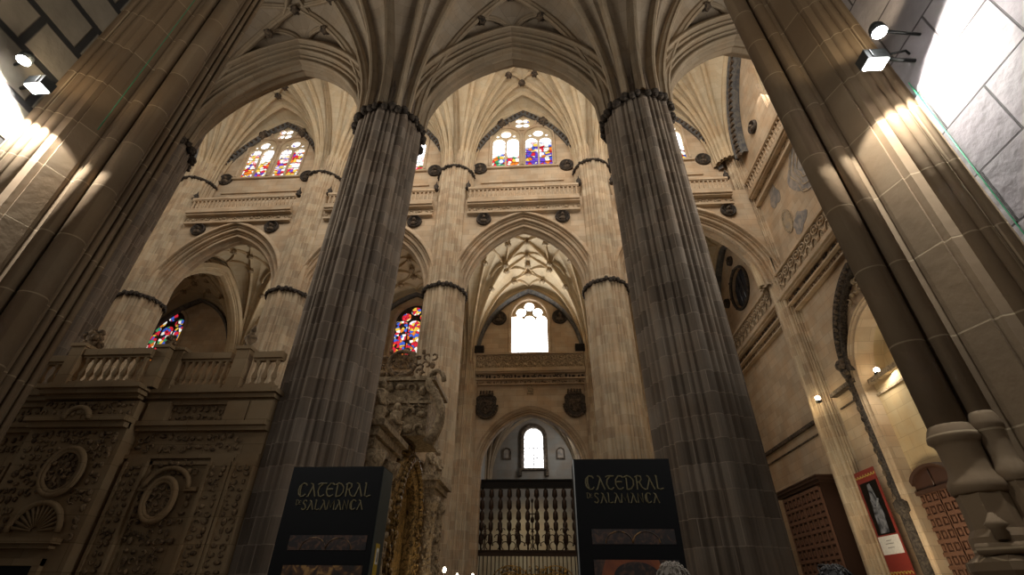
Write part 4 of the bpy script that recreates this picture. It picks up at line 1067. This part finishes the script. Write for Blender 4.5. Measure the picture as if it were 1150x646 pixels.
MB(sp_).tube([(-3.0+.35*sin(k*.5), 6.0+k*.3, .1) for k in range(9)], [.22, .2, .18, .16, .16, .15, .13, .11, .08], 8).tube([(-2.95+.3*cos(k*.4), 8.2+.42*sin(k*.4), .1) for k in range(14)], .09, 6).build('side_scroll', M['palecarved'], t)
ent = MB(tp)
for a0, a1, d_ in ((12.5, 14.9, .55), (19.4, 21.8, .75)):
    ent.box(a0, a1, 5.3, 5.55, -.1, d_); ent.box(a0-.1, a1+.1, 5.55, 5.72, -.1, d_+.15); ent.box(a0+.1, a1-.1, 5.0, 5.3, -.1, d_-.1)
ent.box(14.9, 19.4, 5.5, 5.66, -.1, .25)
ent.build('entablature', M['palecarved'], t)
for a in (13.0, 14.4, 19.9, 21.3):
    mb = MB(tp); d_ = .3 if a < 16 else .45
    mb.lathe((a, 0, d_), [(.42, 0), (.42, 1.0), (.3, 1.1), (.26, 1.3), (.28, 2.2), (.22, 3.2), (.27, 3.9), (.22, 4.5), (.34, 4.7), (.4, 5.0)], 14)
    mb.build('column', M['palecarved'], t)
    mb = MB(tp); rnd = random.Random(int(a*10))
    for i in range(70):
        an = rnd.random()*6.28; z_ = 1.3+rnd.random()*3.3; mb.ball((a+.26*cos(an), z_, d_+.26*sin(an)), (.07, .09, .07), 5, 3)
    mb.build('column_foliage', M['palecarved'], t)
gm = MB(tp); arch_sweep(gm, [(0, -.1), (0, .25)]+scallop((0, .3), (.7, .3), 3, .12)+[(.75, 0)], 1.1, 1.35, 17.1, 4.0, 14, 4.0); gm.build('gilded_arch', M['gold'], t)
gr = MB(tp)
for i, (a, b) in enumerate(arch_pts(1.1, 1.35, 12, 17.1, 4.0, .38)): gr.ball((a, b, .42), (.16, .16, .14), 6, 4)
gr.relief(15.2, 15.95, .4, 4.0, .42, .28, 61).relief(18.25, 19.0, .4, 4.0, .42, .28, 62).relief(15.9, 18.3, 5.2, 6.6, .2, .3, 63, 1, lambda p, q: abs(p-17.1) < 1.2-(q-5.2)*.6)
gr.build('gilded_scrolls', M['gold'], t)
MB(tp).plate(window_poly(17.1, 1.05, .1, 4.0, 1.3, 10), [], -.05, .03).build('niche_back', M['gold'], t)
rl = MB(tp); rl.relief(13.5, 20.8, 5.8, 6.25, -.15, .3, 64, 1).relief(12.4, 15.0, 1.2, 5.0, .02, .36, 65).relief(19.2, 21.9, 1.2, 5.0, .02, .36, 66)
rl.build('relief_carving', M['palecarved'], t)
at = MB(tp); at.box(13.2, 21.1, 6.3, 6.42, -.85, .0)
at.build('attic_mouldings', M['palecarved'], t)
for a, z_, h_, lb in ((12.9, 5.72, 1.3, 'carved stone statue on the near end of the choir facade'), (14.6, 5.72, 1.2, 'carved pinnacle beside the near statue of the choir facade'),
                      (19.8, 5.72, 1.25, 'carved figure above the gilded niche of the choir facade'), (21.3, 5.72, 1.5, 'carved statue standing on the far column of the choir facade')):
    mb = MB(tp); d_ = .3
    mb.lathe((a, z_, d_), [(.26, 0), (.24, .12), (.2, .2), (.24, h_*.35), (.17, h_*.6), (.2, h_*.72), (.08, h_*.8)], 10)
    mb.ball((a, z_+h_*.9, d_), (.12, .15, .13), 8, 6); mb.tube([(a-.2, z_+h_*.65, d_), (a-.26, z_+h_*.4, d_+.12), (a-.08, z_+h_*.42, d_+.22)], .06, 6); mb.tube([(a+.2, z_+h_*.65, d_), (a+.26, z_+h_*.45, d_+.1), (a+.1, z_+h_*.52, d_+.22)], .06, 6)
    mb.build('stone_statue', M['palecarved'], label=lb, cat='statue', group='statues of the choir facade')
spot('choir_facade_lamp', (-2.0, 19.2, 1.0), (-4.1, 17.1, 4.5), 90, 110, .8, (1, .78, .48), .1)

# candelabrum in front of the facade
t = thing('candelabrum', (-3.0, 17.5, 0), 'small candelabrum with lit bulbs at the foot of the choir facade', 'candelabrum')
cb = north(17.5)
MB(cb).lathe((-2.0, 0, 0), [(.25, 0), (.22, .06), (.05, .12), (.04, 1.0), (.07, 1.1), (.03, 1.2), (.03, 2.1)], 10).build('stem', M['rust'], t)
for i, (dx, dz) in enumerate(((-.42, .22), (0, .08), (.3, -.02), (.5, .08))):
    MB(cb).tube([(-2.0, 1.9, 0), (-2.0+dx*.6, 1.8, 0), (-2.0+dx, 1.95, 0), (-2.0+dx, 2.12+dz, 0)], .02, 6).build('arm', M['rust'], t)
    MB(cb).ball((-2.0+dx, 2.22+dz, 0), (.055, .08, .055) if i == 0 else (.03, .05, .03), 8, 6).build('bulb', M['bulb'], t)

# ------------------------------------------------------------------ near chapel jambs, side walls, floodlights
def jamb(sx):
    mx_ = lambda a, b, d: (sx*a, d, b)
    side = 'right' if sx > 0 else 'left'
    t = thing('chapel_jamb', (sx*4.3, 3.0, 0), 'tall moulded stone jamb with clustered shafts at the near %s' % side, 'jamb', None)
    ZT = 13.0
    # core following the jamb line
    pr = [(3.50 if sx < 0 else 3.68, 3.60), (3.50 if sx < 0 else 3.56, 3.2), (3.58, 3.0), (3.66, 2.95), (3.72, 2.72), (3.86, 2.66), (4.0, 2.56), (4.0, 2.3), (6.2, 2.3), (6.2, 3.60)]
    MB(mx_).plate([(p[0], p[1]) for p in pr], [], 0, 0) if False else None
    core = MB(); n = len(pr); core.v = [Vector((sx*x, y, z)) for z in (0, ZT) for x, y in pr]
    core.f = [(i, (i+1) % n, n+(i+1) % n, n+i) for i in range(n)]+[tuple(range(n)), tuple(range(n, 2*n))]; core.sm = [False]*len(core.f)
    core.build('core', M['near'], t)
    # fascia between the big shaft and the thin inner shafts
    fa = MB(); q = [(3.655, 2.96), (3.66, 2.93), (3.715, 2.76), (3.76, 2.78), (3.72, 3.0)]; n = len(q)
    fa.v = [Vector((sx*x-sx*.03, y-.0, z)) for z in (0, ZT) for x, y in q]; fa.f = [(i, (i+1) % n, n+(i+1) % n, n+i) for i in range(n)]+[tuple(range(n)), tuple(range(n, 2*n))]; fa.sm = [False]*len(fa.f)
    fa.build('fascia', M['near'], t)
    def shaft(x, y, r, z0=0.0, nm='shaft', seg=24):
        mb = MB(lambda a, b, d: (sx*a, d, b)); mb.uv = None
        mb.lathe((x, 0, y), [(r, z0), (r, ZT)], seg); return mb.build(nm, M['near'], t)
    shaft(3.41, 3.13, .105, 2.35, 'large_shaft', 32)
    for x, y, r in (((3.43, 3.27, .03), (3.46, 3.36, .04), (3.47, 3.46, .028), (3.48, 3.56, .028)) if sx < 0 else ((3.485, 3.27, .02), (3.56, 3.36, .03), (3.62, 3.46, .025))): shaft(x, y, r)
    shaft(3.545, 3.02, .06, 1.9)
    for x, y, r in ((3.775, 2.735, .035), (3.83, 2.70, .055), (3.895, 2.655, .045), (3.955, 2.61, .035)): shaft(x, y, r)
    # bases
    def base(x, y, r, zt, nm='shaft_base'):
        mb = MB(lambda a, b, d: (sx*a, d, b))
        mb.lathe((x, 0, y), [(r, zt+.04), (r*1.12, zt+.02), (r*1.28, zt-.02), (r*1.32, zt-.05), (r*1.12, zt-.07), (r*1.04, zt-.09), (r*1.02, zt-.22), (r*1.12, zt-.26), (r*1.32, zt-.29), (r*1.38, zt-.32), (r*1.3, zt-.35), (r*1.2, zt-.36)], 32)
        mb.build(nm, M['near'], t)
        # octagonal pedestal
        mb = MB(lambda a, b, d: (sx*a, d, b)); mb.lathe((x, 0, y), [(r*1.5, 1.28), (r*1.5, zt-.58), (r*1.25, zt-.54), (r*1.22, zt-.35)], 8, smooth=False); mb.build('pedestal', M['near'], t)
    base(3.41, 3.13, .105, 2.50); base(3.545, 3.02, .06, 2.55, 'small_shaft_base')
    pl = MB(lambda a, b, d: (sx*a, d, b))
    pl.lathe((3.41, 0, 3.13), [(.30, 0), (.30, 1.60), (.19, 1.72), (.22, 1.76), (.22, 1.80), (.16, 1.84)], 8, smooth=False)
    pl.lathe((3.62, 0, 2.92), [(.24, 0), (.24, 1.66), (.16, 1.78), (.18, 1.82), (.1, 1.95)], 8, smooth=False)
    pl.tube([(3.22, 1.86, 3.10), (3.34, 1.86, 2.96), (3.52, 1.86, 2.84), (3.80, 1.86, 2.60)], .03, 8)
    for x, y in ((3.30, 3.0), (3.55, 2.82)): pl.lathe((x, 1.90, y), [(.035, 0), (.035, .05), (.06, .07), (.04, .09), (.012, .13)], 6)
    pl.build('plinth', M['near'], t)
    # chapel side wall
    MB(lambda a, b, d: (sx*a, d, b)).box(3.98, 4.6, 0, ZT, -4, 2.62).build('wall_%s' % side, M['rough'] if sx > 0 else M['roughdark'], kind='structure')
    # cable
    cbm = MB(lambda a, b, d: (sx*a, d, b)); cbm.tube([(3.965, 0.0, 2.52), (3.968, 2.5, 2.53), (3.96, 4.0, 2.525), (3.965, 5.2, 2.53)] if sx > 0 else [(3.60, 5.6, 2.88), (3.62, 9, 2.88), (3.6, 12.9, 2.88)], .0045, 6)
    cbm.build('cable', M['cable'], label='thin green cable running %s' % ('down the near right wall from the floodlight' if sx > 0 else 'up the near left jamb'), cat='cable')
    # floodlights on a ledge bracket
    fx, fz, qx, qz = (3.63, 5.30, 3.605, 5.36) if sx > 0 else (3.75, 5.62, 3.785, 5.70)
    L = thing('floodlight', (sx*fx, 2.37, fz), 'blazing white rectangular floodlight fixed on the near %s jamb' % side, 'floodlight', 'rectangular floodlights')
    f = lambda a, b, d: (sx*a, d, b)
    MB(f).box(fx-.085, fx+.085, fz-.06, fz+.05, 2.31, 2.43).build('housing', M['lampbody'], L)
    MB(f).box(fx-.075, fx+.075, fz-.07, fz-.062, 2.32, 2.42).build('lamp_face', M['lamp'], L)
    MB(f).box(fx-.05, fx-.042, fz-.045, fz+.035, 2.30, 2.31).build('vent_slot', M['aluminium'], L)
    MB(f).tube([(fx+.08, fz, 2.37), (3.98, fz, 2.4)], .016, 6).tube([(fx+.08, fz+.04, 2.37), (3.93, fz+.10, 2.37), (3.98, fz+.10, 2.4)], .010, 6).build('bracket', M['lampbody'], L)
    L = thing('spotlight', (sx*qx, 2.18, qz), 'glaring round spotlight above the rectangular floodlight on the near %s jamb' % side, 'spotlight', 'round spotlights')
    m_ = MB(f); m_.lathe((qx, qz+.01, 2.18), [(.03, .10), (.052, .06), (.058, .0)], 16); m_.build('housing', M['lampbody'], L)
    MB(f).ball((qx, qz, 2.18), (.052, .028, .052), 12, 8).build('lamp_face', M['lamp'], L)
    MB(f).tube([(qx+.03, qz+.06, 2.2), (3.98, qz+.06, 2.25)], .012, 6).build('bracket', M['lampbody'], L)
    return t
jamb(1); jamb(-1)
for sx in (1, -1):
    fx_, fz_ = (3.63, 5.21) if sx > 0 else (3.75, 5.53)
    spot('floodlight_beam', (sx*fx_, 2.36, fz_), (sx*(fx_-.06), 2.36-.6, fz_-1), 230 if sx > 0 else 430, 179, .04, (1, 1, .96), .06)
    spot('spotlight_beam_up', (sx*3.66, 2.22, 5.62), (sx*3.8, 2.9, 9), 14, 130, .5, (1, .84, .60), .05)
# gilded carving at the top right corner of the view
mb = MB(west(3.98)); mb.relief(.75, 1.6, 4.62, 5.3, .06, .12, 77); mb.build('gilded_frame_corner', M['gold'], label='corner of a gilded carved frame on the near right wall, at the top right edge', cat='frame')

# ------------------------------------------------------------------ display boxes with lettering
GL = {  # uncial-style letters as strokes in a 1 x 1.4 cell : list of polylines
 'C': (1.0, [[(.92, 1.15), (.75, 1.36), (.45, 1.4), (.12, 1.1), (.05, .7), (.15, .25), (.45, .0), (.75, .05), (.95, .25)], [(.3, 1.3), (.25, .7), (.38, .1)]]),
 'A': (.95, [[(.0, 0), (.15, .02), (.52, 1.05), (.45, 1.3)], [(.2, 1.4), (.45, 1.3), (.95, 0)]]),
 'T': (.9, [[(.05, 1.25), (.25, 1.38), (.95, 1.36)], [(.55, 1.36), (.22, 1.0), (.12, .55), (.3, .08), (.6, 0), (.88, .2)]]),
 'E': (.9, [[(.88, 1.2), (.7, 1.37), (.4, 1.38), (.1, 1.0), (.07, .5), (.3, .06), (.6, 0), (.88, .2)], [(.1, .75), (.75, .78)]]),
 'D': (1.0, [[(.22, 0), (.22, 1.2)], [(.0, 1.25), (.3, 1.4), (.65, 1.3), (.95, .95), (.95, .45), (.65, .06), (.22, 0)]]),
 'R': (.95, [[(.2, 0), (.2, 1.3)], [(.02, 1.25), (.3, 1.4), (.65, 1.32), (.72, 1.02), (.5, .78), (.25, .72)], [(.45, .75), (.7, .2), (1.0, -.02)]]),
 'L': (.8, [[(.2, 1.4), (.2, .1), (.5, .0), (.85, .12)], [(.05, 1.38), (.2, 1.4)]]),
 'S': (.75, [[(.7, 1.2), (.5, 1.38), (.2, 1.32), (.12, 1.02), (.55, .6), (.66, .3), (.45, .02), (.15, .04), (.03, .22)]]),
 'M': (1.2, [[(.05, 0), (.18, 1.35), (.6, .3), (1.0, 1.35), (1.15, 0)]]),
 'N': (1.0, [[(.12, 0), (.15, 1.35), (.82, .05), (.85, 1.38)]]),
}
def lettering(mp, a, b, h, text, d=.0, sp=.18, th=.05):
    mb = MB(mp); k = h/1.4; x = a
    for ch in text:
        if ch == ' ': x += .5*k; continue
        wd, st = GL[ch]
        for pl in st:
            mb.tube([(x+p*k, b+q*k, d) for p, q in pl], th*k*1.4, 5, smooth=False)
        x += (wd+sp)*k
    return mb, x
def textwidth(h, text, sp=.18): return sum((.5 if c == ' ' else GL[c][0]+sp) for c in text)*h/1.4
def picture_mat(name, cols, sc):
    m, N, L, B = mat(name); B.inputs['Roughness'].default_value = .45
    geo = N.new('ShaderNodeNewGeometry'); n = N.new('ShaderNodeTexNoise'); n.inputs['Scale'].default_value = sc; n.inputs['Detail'].default_value = 5; n.inputs['Distortion'].default_value = 1.5
    L.new(geo.outputs['Position'], n.inputs['Vector']); cr = N.new('ShaderNodeValToRGB'); e = cr.color_ramp.elements
    e[0].position = .35; e[0].color = cols[0]; e[1].position = .62; e[1].color = cols[2]; q = e.new(.5); q.color = cols[1]
    L.new(n.outputs[0], cr.inputs[0]); L.new(cr.outputs[0], B.inputs['Base Color']); return m
PM1 = picture_mat('dim_vault_print', [rgb('070505'), rgb('1c0e0a'), rgb('40281a')], 14)
PM2 = picture_mat('orange_vault_print', [rgb('120a05'), rgb('3c2410'), rgb('7a5a30')], 9)
PM3 = picture_mat('orange_sky_print', [rgb('5a2a10'), rgb('6e3614'), rgb('7c421a')], 3)
def kiosk(x0, x1, Y, depth, H, label, right):
    t = thing('display_box', ((x0+x1)/2, Y+depth/2, 0), label, 'display box', 'black display boxes')
    mp = north(Y)
    MB(mp).box(x0, x1, 0, H, -depth, 0).build('cabinet', M['black'], t)
    sd = MB(mp)
    sd.box(x1-.001, x1+.006, .05, H-.01, -depth+.01, -.01) if not right else sd.box(x0-.006, x0+.004, .05, H-.005, -.06, .004)
    sd.build('side_panel' if not right else 'edge_trim', M['boxside'] if not right else M['aluminium'], t)
    w_ = x1-x0
    mb, _ = lettering(mp, x0+.12*w_, H-.29, .115, 'CATEDRAL', .004, .12, .055)
    k = (.80*w_)/textwidth(.115, 'CATEDRAL', .12)
    mb, _ = lettering(mp, x0+.11*w_, H-.30, .115*k, 'CATEDRAL', .004, .12, .055); mb.build('lettering', M['gilttext'], t)
    k2 = (.66*w_)/textwidth(.08, 'SALAMANCA', .16)
    mb, _ = lettering(mp, x0+.19*w_, H-.30-.115*k*.95, .08*k2, 'SALAMANCA', .004, .16, .065)
    m2, _ = lettering(mp, x0+.115*w_, H-.30-.115*k*.95+.045, .05, 'D', .004, .1, .06); m3, _ = lettering(mp, x0+.15*w_, H-.30-.115*k*.95+.05, .035, 'E', .004, .1, .06)
    for q in (m2, m3): mb.v += []; mb.add([(v.x, v.z, Y-v.y) for v in q.v], q.f)
    mb.build('lettering', M['gilttext'], t)
    bands = ((H-.79, H-.66), (H-1.05, H-.92), (H-1.33, H-1.20))
    for i, (z0, z1) in enumerate(bands):
        p = MB(mp).box(x0+.14*w_, x1-.06*w_, z0, z1, 0, .004)
        o = p.build('picture_strip', PM1 if (i != 1) else (PM3 if right else PM2), t)
        if right and i == 1:
            ar = MB(mp); c = (x0+x1)/2+.03*w_
            ar.plate([(c+.21*w_*cos(pi*j/14), z0+.115*sin(pi*j/14)) for j in range(15)], [], .004, .006)
            ar.plate([(x0+.14*w_, z0), (x0+.20*w_, z0), (x0+.25*w_, z1), (x0+.14*w_, z1)], [], .004, .006); ar.plate([(x1-.20*w_, z0), (x1-.06*w_, z0), (x1-.06*w_, z1), (x1-.25*w_, z1)], [], .004, .006)
            ar.build('printed_arch', PM1, t)
        if i == 0:
            ar = MB(mp)
            for c in (.4, .66): ar.tube([(x0+c*w_+.13*w_*cos(pi*j/10), z0+.01+.1*sin(pi*j/10), .005) for j in range(11)], .006, 4)
            ar.build('printed_ribs', PM2, t)
    if not right:
        s = east(x1)
        MB(s).box(Y+.11, Y+.22, H-1.12, H-.72, .006, .012).build('yellow_sign', M['yellow'], t)
        MB(s).box(Y+.13, Y+.20, H-.9, H-.76, .012, .015).build('sign_card', M['white'], t)
        MB(s).plate([(Y+.15, H-.88), (Y+.175, H-.88), (Y+.17, H-.8), (Y+.155, H-.79)], [], .015, .018).build('sign_symbol', M['iron'], t)
        MB(s).box(Y+.10, Y+.22, H-1.3, H-1.17, .006, .012).build('pink_sign', M['pink'], t)
        MB(s).box(Y+.125, Y+.195, H-1.26, H-1.21, .012, .015).build('sign_card', M['white'], t)
kiosk(-1.83, -.84, 5.2, .36, 2.80, 'black display box at left with gilt cathedral lettering and yellow side sign', False)
kiosk(1.18, 2.17, 5.2, .36, 2.86, 'black display box at right with gilt cathedral lettering and orange vault picture strip', True)

# ------------------------------------------------------------------ two visitors, only their heads reach into the picture
def person(x, y, H, hair, coat, label, glasses=False, facing=1):
    t = thing('person', (x, y, 0), label, 'person')
    k = H/1.75
    J = {'pel': (0, 0, .95, .15, .11), 'wai': (0, 0, 1.12, .14, .10), 'che': (0, 0, 1.32, .17, .115), 'nk0': (0, 0, 1.46, .075, .07), 'nk': (0, .0, 1.53, .055, .055), 'hd0': (0, .01, 1.585, .07, .078), 'hd': (0, .01, 1.64, .075, .09), 'hd1': (0, .0, 1.70, .05, .06)}
    E_ = [('pel', 'wai'), ('wai', 'che'), ('che', 'nk0'), ('nk0', 'nk'), ('nk', 'hd0'), ('hd0', 'hd'), ('hd', 'hd1')]
    for s_, sg in (('l', -1), ('r', 1)):
        J.update({'sh'+s_: (sg*.18, 0, 1.41, .065, .065), 'el'+s_: (sg*.24, -.02, 1.12, .045, .045), 'wr'+s_: (sg*.24, .06, .88, .03, .028), 'pm'+s_: (sg*.24, .08, .80, .038, .02),
                  'hp'+s_: (sg*.10, 0, .88, .09, .09), 'kn'+s_: (sg*.11, .01, .50, .062, .062), 'an'+s_: (sg*.11, -.02, .10, .04, .042), 'to'+s_: (sg*.12, .14, .035, .04, .028)})
        E_ += [('che', 'sh'+s_), ('sh'+s_, 'el'+s_), ('el'+s_, 'wr'+s_), ('wr'+s_, 'pm'+s_), ('pel', 'hp'+s_), ('hp'+s_, 'kn'+s_), ('kn'+s_, 'an'+s_), ('an'+s_, 'to'+s_)]
        for i, (dx, l) in enumerate(((-.024, .07), (-.008, .08), (.008, .075), (.024, .06))):
            J['f%d' % i+s_] = (sg*.24+dx*.3, .085+dx*1.0, .775, .010, .010); J['g%d' % i+s_] = (sg*.235+dx*.3, .095+dx*1.1, .775-l, .008, .008)
            E_ += [('pm'+s_, 'f%d' % i+s_), ('f%d' % i+s_, 'g%d' % i+s_)]
        J['th'+s_] = (sg*.225, .125, .80, .011, .011); J['tj'+s_] = (sg*.215, .145, .765, .009, .009); E_ += [('pm'+s_, 'th'+s_), ('th'+s_, 'tj'+s_)]
    names = list(J); me = bpy.data.meshes.new('person_body')
    me.from_pydata([(J[n][0]*k, J[n][1]*k, J[n][2]*k) for n in names], [(names.index(a), names.index(b)) for a, b in E_], [])
    o = bpy.data.objects.new('body', me); COL.objects.link(o)
    sk = o.modifiers.new('skin', 'SKIN'); 
    for i, n in enumerate(names):
        sv = me.skin_vertices[0].data[i] if me.skin_vertices else None
        if sv: sv.radius = (J[n][3]*k, J[n][4]*k); sv.use_root = (n == 'pel')
    if not me.skin_vertices:
        bmx = bmesh.new(); bmx.from_mesh(me); lay = bmx.verts.layers.skin.verify()
        for i, v in enumerate(bmx.verts): v[lay].radius = (J[names[i]][3]*k, J[names[i]][4]*k); v[lay].use_root = (names[i] == 'pel')
        bmx.to_mesh(me); bmx.free()
    sb = o.modifiers.new('sub', 'SUBSURF'); sb.levels = 1; sb.render_levels = 2
    me.materials.append(coat); me.materials.append(M['skin'])
    bpy.context.view_layer.update()
    dg = bpy.context.evaluated_depsgraph_get(); ev = o.evaluated_get(dg)
    m2 = bpy.data.meshes.new_from_object(ev); o.modifiers.clear(); o.data = m2
    m2.materials.clear(); m2.materials.append(coat); m2.materials.append(M['skin'])
    for p in m2.polygons:
        c = p.center; p.use_smooth = True
        p.material_index = 1 if (c.z > 1.50*k or (abs(c.x) > .18*k and c.z < .86*k and c.z > .6*k)) else 0
    o.parent = t
    # face features + hair, facing +y (away from the camera)
    f = lambda a, b, d: (x+a, y+d, b)
    zc = 1.645*k
    hr = MB(f); rnd = random.Random(3)
    hr.ball((0, zc+.045*k, -.012), (.083*k, .095*k, .098*k), 20, 14)
    for i in range(160):
        an = rnd.random()*6.28; el = rnd.random()*1.3
        px, py, pz = .086*k*cos(an)*cos(el), .10*k*sin(an)*cos(el), .097*k*sin(el)
        if py > .05*k and pz < .04*k: continue
        hr.tube([(px, zc+.045*k+pz, py-.012), (px*1.06+rnd.uniform(-.012, .012), zc+.045*k+pz*1.04-.01, py*1.06-.012+rnd.uniform(-.012, .012)), (px*1.04+rnd.uniform(-.02, .02), zc+.045*k+pz-.035, py*1.05-.012)], [.008, .007, .002], 4)
    hr.build('hair', hair, t)
    fc = MB(f); fc.ball((0, zc-.01, .098*k), (.014, .022, .018), 8, 6)
    for sg in (-1, 1): fc.ball((sg*.088*k, zc, 0), (.012, .03, .018), 8, 6); fc.ball((sg*.032, zc+.02, .085*k), (.014, .008, .01), 8, 6)
    fc.ball((0, zc-.055*k, .088*k), (.024, .007, .01), 8, 5); fc.build('face_features', M['skin'], t)
    if glasses:
        g = MB(f); 
        for sg in (-1, 1): g.ball((sg*.035, zc+.135*k, .03), (.03, .012, .022), 10, 6); g.tube([(sg*.065, zc+.13*k, .03), (sg*.086*k, zc+.09*k, -.02), (sg*.088*k, zc+.05, -.06)], .004, 5)
        g.build('sunglasses', M['iron'], t)
    return t
person(1.62, 3.35, 1.775, M['hairgrey'], M['coat2'], 'person with short greying hair seen from behind before the right display box')
person(2.55, 3.35, 1.765, M['hairdark'], M['coat'], 'person with dark hair and sunglasses on the head below the wooden porch', True)
